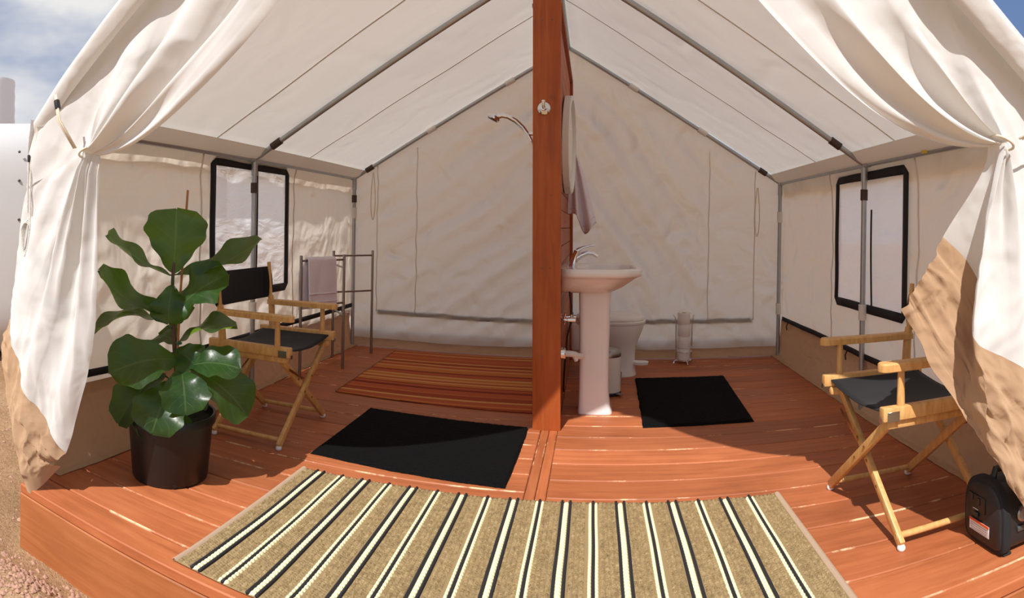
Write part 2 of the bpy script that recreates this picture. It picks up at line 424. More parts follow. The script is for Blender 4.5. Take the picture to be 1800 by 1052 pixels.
def tag(o, label, cat=None, group=None):
    o['label'] = label
    if cat: o['category'] = cat
    if group: o['group'] = group
    return o
def thing(name, label, cat, loc=(0, 0, 0), rz=0.0, group=None):
    o = bpy.data.objects.new(name, None); o.empty_display_size = 0.1; COL.objects.link(o)
    o.location = loc; o.rotation_euler = (0, 0, rz); return tag(o, label, cat, group)
def struct(o, label=None):
    o['kind'] = 'structure'
    if label: o['label'] = label
    return o
def copy_tree(o, parent=None):
    c = o.copy(); COL.objects.link(c)
    if parent: c.parent = parent
    for ch in list(o.children): copy_tree(ch, c)
    return c
def lerp(a, b, t): return a + (b - a) * t
def ss(a, b, x):
    t = max(0.0, min(1.0, (x - a) / (b - a))); return t * t * (3 - 2 * t)
def fx(x, y, z, s=1.0): return noise.noise(Vector((x * s, y * s, z * s)))
def linsp(a, b, n): return [a + (b - a) * i / (n - 1) for i in range(n)]
def bez(p0, p1, p2, p3, t):
    a = 1 - t; return p0 * a ** 3 + p1 * 3 * a * a * t + p2 * 3 * a * t * t + p3 * t ** 3
def polyline(keys, s):
    """piecewise smooth (Catmull-Rom) value of [(s, Vector)] at s"""
    if s <= keys[0][0]: return keys[0][1].copy()
    for i in range(len(keys) - 1):
        if s <= keys[i + 1][0]:
            t = (s - keys[i][0]) / (keys[i + 1][0] - keys[i][0])
            p1, p2 = keys[i][1], keys[i + 1][1]
            p0 = keys[i - 1][1] if i > 0 else p1 * 2 - p2
            p3 = keys[i + 2][1] if i + 2 < len(keys) else p2 * 2 - p1
            return 0.5 * ((2 * p1) + (p2 - p0) * t + (2 * p0 - 5 * p1 + 4 * p2 - p3) * t * t + (3 * p1 - p0 - 3 * p2 + p3) * t ** 3)
    return keys[-1][1].copy()

# ------------------------------------------------------------------ dimensions
XL, XR, XC, DB, YM, YF, HE, HR, GZ = -2.24, 1.715, -0.24, 5.29, 3.49, 1.68, 1.60, 2.74, -0.27
DECK_X0, DECK_X1, DECK_Y0, DECK_Y1 = -2.12, 1.80, 1.53, 5.36
def roof_z(x): return HR - (HR - HE) * (abs(x - XC) / ((XC - XL) if x < XC else (XR - XC)))

# ================================================================== SETTING
# ground
def g_fn(x, y):
    near = 1.0 if abs(x) < 5 and -1 < y < 6 else 0.3
    inside = ss(0.0, 0.25, max(DECK_X0 - x, x - DECK_X1, DECK_Y0 - y, y - DECK_Y1))
    z = GZ + (0.022 * fx(x, y, 1.3, 1.1) + 0.012 * fx(x, y, 4.0, 4.5) + 0.006 * fx(x, y, 2, 14)) * near
    z += 0.10 * math.exp(-((x + 1.75) ** 2 / 0.10 + (y - 1.28) ** 2 / 0.03)) * inside
    return (x, y, z - 0.01)
xs = sorted(set([round(v, 3) for v in linsp(-60, -6, 12) + linsp(-6, -3.6, 14) + linsp(-3.6, -1.0, 80) + linsp(-1, 6, 30) + linsp(6, 60, 12)]))
ys = sorted(set([round(v, 3) for v in linsp(-60, -4, 12) + linsp(-4, 0.6, 14) + linsp(0.6, 3.2, 80) + linsp(3.2, 8, 20) + linsp(8, 60, 12)]))
ground = struct(MB().grid(g_fn, xs, ys).build('ground', 'ground'), 'sandy tan gravel ground around the wooden deck')
# loose pebbles
pb = MB(); rnd = random.Random(3)
for i in range(1300):
    if i < 600: x, y = rnd.gauss(-1.78, 0.22), rnd.gauss(1.27, 0.12)
    else: x, y = rnd.uniform(-3.9, -1.4), rnd.uniform(0.8, 3.2)
    if x > DECK_X0 - 0.03 and y > DECK_Y0 - 0.03: continue
    r = rnd.uniform(0.004, 0.012) * (1.5 if rnd.random() < 0.06 else 1)
    z = g_fn(x, y)[2]; a = rnd.uniform(0, PI)
    ring = [Vector((x + r * 1.3 * math.cos(a + k * PI / 2.5) * rnd.uniform(.7, 1.1), y + r * math.sin(a + k * PI / 2.5), z + r * 0.15)) for k in range(5)]
    pb.add(ring + [Vector((x, y, z + r * 0.9)), Vector((x, y, z - r * .5))], [(k, (k + 1) % 5, 5) for k in range(5)] + [((k + 1) % 5, k, 6) for k in range(5)])
peb = pb.build('gravel', 'pebble', smooth=0); peb['kind'] = 'stuff'; tag(peb, 'loose tan pebbles scattered on the ground beside the deck', 'gravel')

# floor: subfloor + planks
floor = struct(MB().box(((DECK_X0 + DECK_X1) / 2, (DECK_Y0 + DECK_Y1) / 2, -0.16), (DECK_X1 - DECK_X0 - 0.10, DECK_Y1 - DECK_Y0 - 0.10, 0.23)).build('floor', 'sub', smooth=0), 'reddish brown stained wooden plank deck')
PW, PT = 0.186, 0.038
def plank_mesh(L, w): return MB().rbox((0, 0, -PT / 2), (L, w, PT), 0.004, 1)
def bay(x0, x1, first, wide=0.0):
    me = {}; y = first
    edges = [DECK_Y0 - 0.012] + [first + PW * i for i in range(30) if first + PW * i < DECK_Y1 - 0.05] + [DECK_Y1]
    for a, b in zip(edges[:-1], edges[1:]):
        w = b - a - 0.005
        xa = x0 - (wide if a > 2.1 else 0.0); L = x1 - xa; key = (round(L, 3), round(w, 3))
        if key in me:
            o = bpy.data.objects.new('plank', me[key]); COL.objects.link(o)
        else:
            o = plank_mesh(L, w).build('plank', 'deck', smooth=30); me[key] = o.data
        o.parent = floor; o.location = ((xa + x1) / 2, (a + b) / 2, random.uniform(-0.0015, 0.0015)); o.rotation_euler = (random.uniform(-.004, .004), 0, 0)
bay(DECK_X0, -0.277, 1.652, 0.17)
bay(-0.181, DECK_X1, 1.610)
me = MB().rbox((0, 0, -PT / 2), (0.0445, DECK_Y1 - DECK_Y0 + 0.012, PT), 0.003, 1).build('plank', 'deck_y', floor, 30)
me.location = (-0.252, (DECK_Y0 + DECK_Y1) / 2 - 0.006, 0)
o2 = me.copy(); COL.objects.link(o2); o2.location.x = -0.205
MB().rbox(((DECK_X0 + DECK_X1) / 2, DECK_Y0 + 0.004, -0.16), (DECK_X1 - DECK_X0, 0.03, 0.24), 0.004, 1).build('fascia_board', 'fascia', floor, 30)
MB().rbox((DECK_X0 - 0.155, (2.22 + DECK_Y1) / 2, -0.16), (0.03, DECK_Y1 - 2.22, 0.24), 0.004, 1).build('fascia_board', 'fascia', floor, 30)
for x in (DECK_X0 + 0.015, DECK_X1 - 0.015):
    MB().rbox((x, (DECK_Y0 + DECK_Y1) / 2 + 0.02, -0.16), (0.03, DECK_Y1 - DECK_Y0 - 0.04, 0.24), 0.004, 1).build('fascia_board', 'fascia', floor, 30)

# ---- canvas walls
def fold_wall(y, z, seed):
    d = 0.014 * fx(y * 0.6, z * 2.2, seed, 2.0) + 0.010 * abs(fx(y + z, z * 1.6 - y * .6, seed + 5, 3.2)) + 0.006 * abs(fx(y, z * 2.0, seed + 7, 7.0))
    d += 0.008 * math.sin(7 * z + 2.2 * fx(y, z, seed, 0.9)) * (0.5 + fx(y, z, seed + 2, 1.3))
    return d
WINS = {'L': (3.09, 4.00, 0.685, 1.515), 'R': (3.04, 3.99, 0.67, 1.49)}
def side_wall(name, X, sgn, win, seed, label):
    y0, y1, z0, z1 = WINS[win]
    us = sorted(set(linsp(YF, y0, 24) + linsp(y0, y1, 20) + linsp(y1, DB + .02, 24)))
    vs_ = sorted(set(linsp(0.27, z0, 10) + linsp(z0, z1, 18) + linsp(z1, HE + 0.01, 5)))
    def fn(u, v):
        tap = ss(HE, HE - 0.2, v)
        return Vector((X + sgn * (0.025 * tap) + fold_wall(u, v, seed) * tap, u, v + 0.012 * fx(u, 0, seed, 1.5) * (1 - ss(0.27, 0.4, v))))
    w = struct(MB().grid(fn, us, vs_, lambda u, v: y0 < u < y1 and z0 < v < z1).build(name, 'canvas_wall', smooth=180), label)
    # tan sod cloth: falls from behind the hem and curls in over the deck
    inn = -sgn
    def sod(u, t):
        floor_x = X + inn * (lerp(.13, .04, ss(1.7, 4.0, u)) if win == 'L' else .05)
        z = lerp(0.33, 0.002, ss(0, 0.8, t)) if t < 0.8 else 0.004
        x = lerp(X + sgn * 0.012, floor_x, ss(0.25, 0.95, t)) + (t - 0.8) * 0.2 * inn * (t > 0.8)
        w_ = 0.018 * fx(u, t * 0.5, seed + 9, 4.0) * math.sin(PI * min(1, t * 1.05)) + 0.008 * fx(u, t, seed + 3, 11) * (t > 0.1)
        return Vector((x + w_, u, max(0.004, z)))
    MB().grid(sod, linsp(YF + 0.02, DB, 110), linsp(0, 1, 18)).build('sod_cloth', 'tan', w, 180)['label'] = 'brown sod cloth along the foot of the wall'
    # black webbing strap
    zs = 0.375 if win == 'L' else 0.345
    def strap(u, t): return Vector((X + inn * 0.012 + fold_wall(u, zs, seed), u, zs + 0.012 * fx(u, 0, seed, 0.8) + (t - .5) * 0.038))
    MB().grid(strap, linsp(YF + 0.05, DB - 0.05, 60), [0, 1]).build('strap', 'black_web', w, 180, thick=0.004)
    for u in (2.55, 3.75, 5.02):
        MB().tube([(X + inn * 0.016, u, zs - 0.01), (X + inn * 0.03, u, zs - 0.04), (X + inn * 0.022, u + 0.01, zs - 0.075)], 0.005, 6).build('toggle', 'black_web', w)
    # sewn vertical seams either side of the window
    for u in (y0 - 0.14, y1 + 0.14):
        MB().grid(lambda t, v: Vector((X + inn * 0.006 + fold_wall(u, v, seed) + sgn * .025 * ss(HE, HE - .2, v), u + (t - .5) * 0.014 + 0.01 * fx(0, v, u, 5), v)), [0, 1], linsp(0.32, HE - 0.02, 34)).build('seam', 'seam_soft', w, 180, thick=0.003)
    return w
wl = side_wall('wall_left', XL, -1, 'L', 11.0, 'cream canvas side wall of the tent behind the fig plant')
wr = side_wall('wall_right', XR, 1, 'R', 31.0, 'cream canvas side wall of the tent beyond the paper stand')

def window(name, X, sgn, win, seed, label):
    y0, y1, z0, z1 = WINS[win]; inn = -sgn; xo = X + inn * 0.012 + sgn * 0.025
    zipx = 0.55 if win == 'L' else 0.45
    def pf(u, v):
        k = math.sin(PI * (u - y0) / (y1 - y0)) * math.sin(PI * (v - z0) / (z1 - z0))
        return Vector((xo + sgn * 0.004 + k * (0.012 * fx(u * 1.2, v * 4, seed, 2) + 0.006 * fx(u, v * 2, seed, 9)), u, v))
    w = struct(MB().grid(pf, linsp(y0, y1, 40), linsp(z0, z1, 44)).build(name, 'pane', smooth=180), label)
    b = 0.052; ch = 0.05
    # chamfered border in four mitred strips
    outer = [(y0 - b + ch, z0 - b), (y1 + b - ch, z0 - b), (y1 + b, z0 - b + ch), (y1 + b, z1 + b - ch), (y1 + b - ch, z1 + b), (y0 - b + ch, z1 + b), (y0 - b, z1 + b - ch), (y0 - b, z0 - b + ch)]
    inner = [(y0 + .006, z0 + .006), (y1 - .006, z0 + .006), (y1 - .006, z0 + .006), (y1 - .006, z1 - .006), (y1 - .006, z1 - .006), (y0 + .006, z1 - .006), (y0 + .006, z1 - .006), (y0 + .006, z0 + .006)]
    segs = [(7, 0, 1, 2), (1, 2, 3, 4), (3, 4, 5, 6), (5, 6, 7, 0)]
    def pt(q, d): return Vector((xo + inn * d + 0.004 * fx(q[0], q[1], seed, 3), q[0] + 0.006 * fx(q[1], 1, seed, 2), q[1] + 0.006 * fx(q[0], 2, seed, 2)))
    def strip(a, bq, n=10):
        mb = MB(); rows = []
        for i in range(n + 1):
            t = i / n
            o_ = (lerp(outer[a][0], outer[bq][0], t), lerp(outer[a][1], outer[bq][1], t)); q_ = (lerp(inner[a][0], inner[bq][0], t), lerp(inner[a][1], inner[bq][1], t))
            rows.append([pt(o_, .004), pt(((o_[0] + q_[0]) / 2, (o_[1] + q_[1]) / 2), .010), pt(q_, .004)])
        for r in rows: mb.v.extend([tuple(p) for p in r])
        for i in range(n):
            for k in range(2): mb.f.append((i * 3 + k, i * 3 + k + 1, (i + 1) * 3 + k + 1, (i + 1) * 3 + k))
        return mb
    for a, bq in ((0, 1), (2, 3), (4, 5), (6, 7)):
        mb = strip(a, bq)
        for c, d in ((bq, (bq + 1) % 8),):
            m2 = strip(c, d, 2); mb.add(m2.v, m2.f)
        mb.build('window_frame', 'black_web', w, 180, thick=0.004)
    zx = lerp(y0, y1, 0.53 if win == 'L' else 0.40)
    MB().grid(lambda t, v: Vector((xo + inn * 0.014, zx + (t - .5) * 0.018 + (0.02 if win == 'R' else 0.008) * math.sin(3.2 * (v - z0)) , v)), [0, 1], linsp(z0, z1 - (0.2 if win == 'R' else 0.0), 20)).build('zipper', 'black_web', w, 180, thick=0.004)
    return w
window('window_1', XL, -1, 'L', 3.0, 'frosted tent window with black border behind the fig plant')
window('window_2', XR, 1, 'R', 8.0, 'frosted tent window with black border on the wall beyond the paper stand')

# ---- back wall (gable)
def back_disp(x, z):
    a = abs(x - XC); al = 0.95 if x > XC else 0.62
    ph = a * math.sin(al) + z * math.cos(al)
    amp = (0.35 + 0.65 * ss(1.9, 0.3, a)) * (0.45 + 0.9 * max(0, 0.5 + fx(x, z, 4.0, 1.1)))
    d = 0.015 * amp * math.sin(ph * 34 + 2.6 * fx(x, z, 1.0, 1.6)) + 0.020 * amp * math.sin(ph * 15 + 1.7 * fx(x, z, 7, 0.9))
    q = abs(x - XC); return d + 0.014 * fx(x, z, 2.0, 1.4) + 0.014 * abs(fx(q + z * .8, (z * .8 - q) * .35, 3.0, 5.0)) + 0.006 * abs(fx(x, z, 9.0, 8.0))
def bw(x, v):
    top = roof_z(x) - 0.005; zb = 0.075 + 0.02 * fx(x, 0, 6, 1.4)
    z = lerp(zb, top, v)
    return Vector((x, DB + back_disp(x, z) * ss(1, 0.85, v) * (0.5 + .5 * ss(0, .08, v)), z))
wb = struct(MB().grid(bw, linsp(XL - .04, XC, 130) + linsp(XC, XR + .04, 130)[1:], linsp(0, 1, 110)).build('wall_back', 'canvas_wall', smooth=180), 'wrinkled cream canvas gable wall at the back of the tent')
def bsod(x, t):
    z = lerp(0.16, 0.004, ss(0, .85, t)); y = DB + 0.065 - 0.095 * ss(0.1, 1, t) + 0.012 * fx(x, t, 2, 6)
    return Vector((x, y, max(z, .004)))
MB().grid(bsod, linsp(XL, XR, 120), linsp(0, 1, 8)).build('sod_cloth', 'tan', wb, 180)['label'] = 'brown sod cloth along the foot of the back wall'
for x, z0_, z1_ in ((-1.985, 0.33, 1.70), (-1.60, 0.33, 1.86), (1.03, 0.33, 1.86), (1.455, 0.33, 1.68)):
    MB().grid(lambda t, z: Vector((x + (t - .5) * 0.009, DB + back_disp(x, z) - 0.007, z)), [0, 1], linsp(z0_, z1_, 50)).build('seam', 'seam_soft', wb, 180, thick=0.002)
for a, b in ((-1.98, -0.36), (0.10, 1.45)):
    MB().grid(lambda x, t: Vector((x, DB + back_disp(x, 0.32) + 0.010, 0.325 - 0.02 * ss(-1.98, -.3, x) * (x < 0) + (t - .5) * 0.042)), linsp(a, b, 60), [0, 1]).build('strap', 'black_web', wb, 180, thick=0.003)
for x, zt in ((-2.02, 1.66), (1.47, 1.56)):
    pts = [Vector((x + 0.028 * math.sin(t * 2 * PI) * (0.5 + abs(t - .5)), DB - 0.03, zt - 0.47 * math.sin(PI * t))) for t in linsp(0.02, .98, 26)]
    MB().tube(pts, 0.0045, 6).build('tie_loop', 'cord', wb)

# ---- roof
def yedge(x):
    k = (abs(x - XC) / 2.0); return (1.57 if x < XC else 1.53) + 0.11 * k ** 4
YS = [YF, YM, DB]
def roof_pt(side, k, v):
    xe = (XL - 0.03) if side < 0 else (XR + 0.03)
    x = lerp(XC, xe, k); y = lerp(yedge(x), DB + 0.06, v); z = roof_z(x) + 0.022
    w_ = abs(math.sin(PI * (y - YF) / (YM - YF))) if y > YF else 0
    z -= 0.022 * w_ * math.sin(PI * min(1, k)) * (1 - 0.3 * k) + 0.006 * fx(x, y, 3, 2.0) + 0.004 * fx(x * .5, y * 3, 5, 3.0)
    return Vector((x, y, z))
mb = MB()
for sd in (-1, 1):
    mb.grid(lambda k, v: roof_pt(sd, k, v), linsp(0, 1, 44), linsp(0, 1, 90))
ceil_ = struct(mb.build('ceiling', 'canvas_roof', smooth=30), 'cream canvas pitched roof of the tent')
for sd in (-1, 1):
    for ysm in (2.98, 4.21):
        def sm(k, t):
            xe = (XL - 0.02) if sd < 0 else (XR + 0.02); x = lerp(XC, xe, k)
            v = (ysm - yedge(x)) / (DB + 0.06 - yedge(x)); p = roof_pt(sd, k, v); p.y += (t - .5) * 0.013 + 0.006 * fx(k, ysm, 1, 9); p.z -= 0.006; return p
        MB().grid(sm, linsp(0.01, 0.99, 60), [0, 1]).build('roof_seam', 'seam', ceil_, 180, thick=0.002)
    # hem hanging along the sloping front edge
    def val(k, t):
        p = roof_pt(sd, k, 0.0); w_ = 0.085 if sd < 0 else 0.12
        p.z += 0.004 - w_ * t; p.y += 0.006 * fx(k, t, 9, 7) - 0.012 * math.sin(PI * t) + 0.03 * t; return p
    MB().grid(val, linsp(0, 1, 60), linsp(0, 1, 5)).build('roof_hem', 'canvas_flap', ceil_, 180, thick=0.003)
    # valance hanging along the eave
    def val2(y, t):
        xe = (XL - 0.035) if sd < 0 else (XR + 0.035)
        return Vector((xe + sd * (0.01 + 0.012 * fx(y, t, 4, 3) + 0.02 * t), y, HE + 0.02 - 0.16 * t - 0.02 * fx(y, 0, 1, 2) * t))
    MB().grid(val2, linsp(yedge(XL if sd < 0 else XR), DB + .05, 60), linsp(0, 1, 5)).build('eave_valance', 'canvas_flap', ceil_, 180)
    # pale eave band inside, between roof and pipe
    def band(y, t):
        xe = XL if sd < 0 else XR; x = xe - sd * 0.13 * (1 - t)
        return Vector((x, y, lerp(roof_z(x) - 0.022, HE - 0.018, t) - 0.012 * math.sin(PI * t)))
    MB().grid(band, linsp(YF, DB - .01, 50), linsp(0, 1, 4)).build('eave_band', 'canvas_trim', ceil_, 180)

# ---- timber partition
PX0, PX1, PYF, PYB, PZ = -0.325, -0.165, 3.375, 5.20, 2.40
LEAN = 0.0145
FX = PX1 - 0.020   # board face of the partition
part = struct(MB().rbox(((PX0 + PX1) / 2, PYF + 0.02, 1.33), (PX1 - PX0, 0.04, 2.66), 0.006, 2).build('wall_partition', 'post', smooth=30), 'reddish brown timber partition dividing the tent')
for y in (PYF + 0.085, 4.3, PYB - 0.03):
    MB().rbox(((PX0 + PX1) / 2, y, PZ / 2), (0.09, 0.045, PZ), 0.004, 1).build('stud', 'post', part, 30)
bme = None; nb_ = 21; bh = PZ / nb_
for side, x in ((1, PX1 - 0.029), (-1, PX0 + 0.029)):
    for i in range(nb_):
        if bme is None:
            o = MB().rbox((0, 0, 0), (0.019, PYB - PYF - 0.045, bh - 0.004), 0.003, 1).build('board', 'partboard', part, 30); bme = o.data
        else:
            o = bpy.data.objects.new('board', bme); COL.objects.link(o); o.parent = part
        o.location = (x + random.uniform(-.001, .001), (PYF + PYB) / 2 + 0.02, bh * (i + .5) + 0.001)
MB().rbox(((PX0 + PX1) / 2, PYB + 0.012, PZ / 2), (PX1 - PX0 + 0.012, 0.03, PZ), 0.004, 1).build('trim_board', 'post', part, 30)
MB().rbox(((PX0 + PX1) / 2, (PYF + PYB) / 2 + 0.02, PZ + 0.012), (PX1 - PX0 + 0.012, PYB - PYF, 0.024), 0.004, 1).build('trim_board', 'post', part, 30)
for x, z in ((-0.275, 0.92), (-0.225, 0.92), (-0.27, 2.32), (-0.215, 2.32), (-0.27, 0.42), (-0.22, 1.33)):
    MB().lathe([(0.004, 0), (0.004, 0.002), (0.001, 0.003)], (x, PYF + 0.001, z), 8, Matrix.Rotation(PI / 2, 3, 'X')).build('screw', 'bolt', part)

part.rotation_euler = (0, -LEAN, 0)   # the whole partition stands slightly out of plumb
# ================================================================== OUTSIDE
# white rounded storage shell with bolts
tr = thing('storage_shell', 'white rounded storage shell with bolts outside behind the tied left flap', 'container', (-5.6, 4.3, GZ), math.radians(-38))
def shell_ring(y, k):
    pts = []
    for i in range(40):
        a = 2 * PI * i / 40; n = 5; c, s_ = math.cos(a), math.sin(a)
        pts.append(Vector((1.2 * k * abs(c) ** (2 / n) * (1 if c > 0 else -1), y, 1.225 + 1.225 * k * abs(s_) ** (2 / n) * (1 if s_ > 0 else -1))))
    return pts
MB().loft([shell_ring(y, k) for y, k in ((-1.9, .90), (-1.84, .97), (-1.75, 1), (1.75, 1), (1.84, .97), (1.9, .90))]).build('shell', 'white_shell', tr, 50)
for z in (0.35, 0.70, 1.05, 1.42, 1.80, 2.08):
    for y in (-1.45, -.22, 1.0):
        MB().lathe([(0.014, 0), (0.014, 0.01), (0.006, 0.016)], (1.195, y, z), 8, Matrix.Rotation(PI / 2, 3, 'Y')).build('bolt', 'bolt', tr)
for y in (-1.2, 1.2):
    MB().rbox((0, y, 0.02), (1.9, 0.2, 0.14), 0.02).build('skid', 'bolt', tr)
tk = thing('water_tank', 'pale upright cylindrical tank behind the white storage shell', 'tank', (-10.1, 6.48, GZ))
MB().lathe([(0.42, 0), (0.45, .04)] + [q for i in range(16) for q in ((0.45, .1 + i * .25), (0.438, .225 + i * .25))] + [(0.45, 4.10), (0.44, 4.16), (0.3, 4.18), (0.1, 4.19)], seg=36).build('tank_body', 'tank', tk)
MB().lathe([(0.08, 4.18), (0.08, 4.22), (0.05, 4.23)], seg=24).build('tank_cap', 'white_shell', tk)

# ================================================================== TENT FRAME
fr = thing('tent_scaffold', 'grey galvanised steel pipe frame holding up the tent canvas', 'frame', (XC, 3.4, 0))
fr_inv = Matrix.Translation((-XC, -3.4, 0))
def fpart(mb, name, mat):
    mb.v = [tuple(fr_inv @ Vector(p)) for p in mb.v]; return mb.build(name, mat, fr)
PR = 0.018
xl, xr = XL + 0.03, XR - 0.03
for x in (xl, xr): fpart(MB().tube([(x, YF + 0.06, HE - 0.02), (x, DB - 0.03, HE - 0.02)], PR, 12), 'eave_pipe', 'galv')
fpart(MB().tube([(XC, YF + 0.06, HR - 0.02), (XC, DB - 0.03, HR - 0.02)], PR, 12), 'ridge_pipe', 'galv')
for y in (YF + 0.10, YM, DB - 0.03):
    for x in (xl, xr):
        fpart(MB().tube([(x, y, 0.0), (x, y, HE - 0.02)], PR, 12), 'leg_pipe', 'galv')
        fpart(MB().tube([(x, y, HE - 0.02), (XC, y, HR - 0.02)], PR, 12), 'rafter_pipe', 'galv')
        fpart(MB().tube([(x, y - 0.07, HE - 0.02), (x, y + (0.07 if y < 5 else 0.0), HE - 0.02)], PR + 0.004, 12), 'fitting', 'galv')
        fpart(MB().tube([(x, y, HE - 0.13), (x, y, HE - 0.02)], PR + 0.004, 12), 'fitting', 'galv')
def along(x0, y, t): return Vector((lerp(x0, XC, t), y, lerp(HE - .02, HR - .02, t)))
for x0, y, t in ((xl, DB - .03, .06), (xr, DB - .03, .07), (xr, YM, .09), (xl, YM, .07)):
    a, b = along(x0, y, t), along(x0, y, t + .035); fpart(MB().tube([a, b], PR + 0.007, 12), 'coupling', 'brown_wrap')
for x0, y, t in ((xl, DB - .03, .36), (xl, DB - .03, .72), (xr, DB - .03, .36), (xr, DB - .03, .68)):
    a, b = along(x0, y, t), along(x0, y, t + .04); fpart(MB().tube([a, b], PR + 0.007, 10), 'fabric_loop', 'white_sleeve')
for x, y in ((xr, YM), (xl, YM), (xl, DB - .03)):
    fpart(MB().tube([(x, y, 1.35), (x, y, 1.42)], PR + 0.006, 12), 'coupling', 'brown_wrap')
for x, y, z in ((xl, DB - .03, 1.20), (xr, DB - .03, 1.22), (xr, DB - .03, .38), (xr, YM, .58), (xl, YM, .5)):
    fpart(MB().tube([(x, y, z), (x, y, z + .10)], PR + 0.008, 12), 'fabric_loop', 'white_sleeve')
fpart(MB().rbox((xr - 0.012, 2.72, HE - 0.015), (0.03, 0.05, 0.032), 0.004), 'tag', 'yellow')

# ================================================================== FRONT FLAPS
def flap(side):
    L = side < 0
    s_split = 0.70
    if L:
        T0, T1 = Vector((XC - 0.02, 1.66, HR - 0.01)), Vector((XL - 0.03, 1.70, HE + 0.0))
        K0, KO = Vector((-1.80, 1.65, 1.425)), Vector((XL - 0.07, 1.68, 1.30))
        Mk = [(0, Vector((-1.925, 1.62, .17))), (.25, Vector((-2.02, 1.54, .30))), (.5, Vector((-2.16, 1.55, .42))), (.75, Vector((-2.32, 1.60, .55))), (1, Vector((-2.47, 1.70, .67)))]
        Bk = [(0, Vector((-1.965, 1.62, .10))), (.25, Vector((-2.01, 1.545, .015))), (.42, Vector((-2.06, 1.52, -.02))), (.60, Vector((-2.14, 1.56, .03))), (.8, Vector((-2.32, 1.65, .19))), (1, Vector((-2.52, 1.73, .38)))]
        d1, d2 = Vector((.086, 0, -.146)), Vector((.02, 0, -.44))
    else:
        T0, T1 = Vector((XC + 0.02, 1.65, HR - 0.01)), Vector((XR + 0.03, 1.68, HE + 0.0))
        K0, KO = Vector((1.285, 1.63, 1.46)), Vector((XR + 0.05, 1.70, 1.34))
        Mk = [(0, Vector((1.14, 1.74, 1.135))), (.13, Vector((1.265, 1.76, 1.04))), (.24, Vector((1.30, 1.72, .92))), (.36, Vector((1.145, 1.59, .82))), (.6, Vector((1.285, 1.55, .73))), (.8, Vector((1.43, 1.57, .655))), (1, Vector((1.72, 1.68, .55)))]
        Bk = [(0, Vector((.995, 1.76, .89))), (.13, Vector((1.10, 1.73, .69))), (.26, Vector((1.20, 1.68, .53))), (.40, Vector((1.235, 1.62, .44))), (.6, Vector((1.31, 1.57, .32))), (.8, Vector((1.46, 1.575, .11))), (1, Vector((1.74, 1.66, .02)))]
        d1, d2 = Vector((-.146, 0, -.15)), Vector((-.07, 0, -.53))
    bw_ = 0.05
    def K(s):
        if s < s_split:
            q = s / s_split
            return K0 + Vector((side * bw_ * (q * 1.4 - .7), -0.045 * math.sin(PI * q), -0.012 + 0.02 * q))
        q = (s - s_split) / (1 - s_split); a = K0 + Vector((side * bw_ * .7, 0, .008))
        return a.lerp(KO, q)
    ph0 = 0.6 if L else 2.3
    nfu = 3.3 if L else 3.9
    def wob(s, t): return s + 0.05 * fx(s * 2.2, t * .5, side * 4.0, 1.0)
    def folds(s, n, t=0.0, ph=0.0):
        c = math.sin(2 * PI * n * wob(s, t) + ph0 + ph); return math.copysign(abs(c) ** 0.85, c)
    def upper(s, t):
        a = T0.lerp(T1, s); b = K(s); e = (1 - s) ** 1.6
        p = bez(a, a.lerp(b, .3) + d1 * e, a.lerp(b, .67) + d2 * e, b, t)
        out = 1 - .75 * ss(.55, .85, s)
        e1 = (0.08 + .92 * ss(0.05, .75, t)) * (0.30 + 0.70 * ss(1, .6, t)) * out * (.75 + .25 * ss(0, .06, s))
        e2 = ss(0.35, .8, t) * (0.35 + 0.65 * ss(1, .8, t)) * out
        p.y += -(0.058 if L else 0.036) * folds(s, nfu, t) * e1 - 0.022 * folds(s, 8.3, t, 1.0) * e2 + 0.02 * fx(p.x, p.z, side, 2.2) * ss(0, .3, t) * ss(1, .7, t)
        n2 = Vector((-(b - a).z, 0, (b - a).x)); n2.normalize()
        p += n2 * ((0.030 if L else 0.018) * math.cos(2 * PI * nfu * wob(s, t) + ph0) * e1)
        crease = fx(s * 9, t * 1.3, side * 7, 1.4); p.y += 0.010 * abs(crease) * ss(0, .2, t) * ss(1, .85, t)
        return p
    def low(s, t):
        a = K(s); b = polyline(Mk, s)
        if L:
            c1 = a.lerp(b, .33) + Vector((.12, -.02, .0)) * (1 - s) ** 1.3 + Vector((-.05, 0, 0)) * s
            c2 = a.lerp(b, .67) + Vector((.19, -.04, .02)) * (1 - s) ** 1.3 + Vector((-.04, 0, 0)) * s
        else:
            bulge = math.exp(-((s - .40) / .16) ** 2)
            c1 = a.lerp(b, .33) + Vector((-.05 * bulge, -.01, 0)) + Vector((.07, 0, .02)) * math.exp(-(s / .12) ** 2)
            c2 = a.lerp(b, .67) + Vector((-.06 * bulge, -.02, 0))
        p = bez(a, c1, c2, b, t)
        rs = 1 if L else ss(.22, .42, s) * .85 + .15
        e1 = (0.25 + .75 * ss(0, .35, t)) * (1 - .55 * ss(.5, 1, t)) * (1 - .6 * ss(.55, .9, s)) * rs
        e2 = ss(0, .08, t) * ss(.75, .1, t) * rs * (1 - .5 * ss(.7, 1, s))
        p.y += -0.040 * folds(s, 2.6, t) * e1 - 0.020 * folds(s, 8.3, 0, 1.0) * e2 + 0.03 * fx(p.x * 2, p.z * 2, side * 3, 1.6) * t
        p.x += 0.006 * math.cos(2 * PI * 2.6 * wob(s, t) + ph0) * e1
        # wind-blown diagonal crumples
        p.y += 0.014 * abs(fx(s * 5 + t * 3, t * 2.2, side * 2.0, 2.0)) * ss(.15, .5, t) * rs
        return p
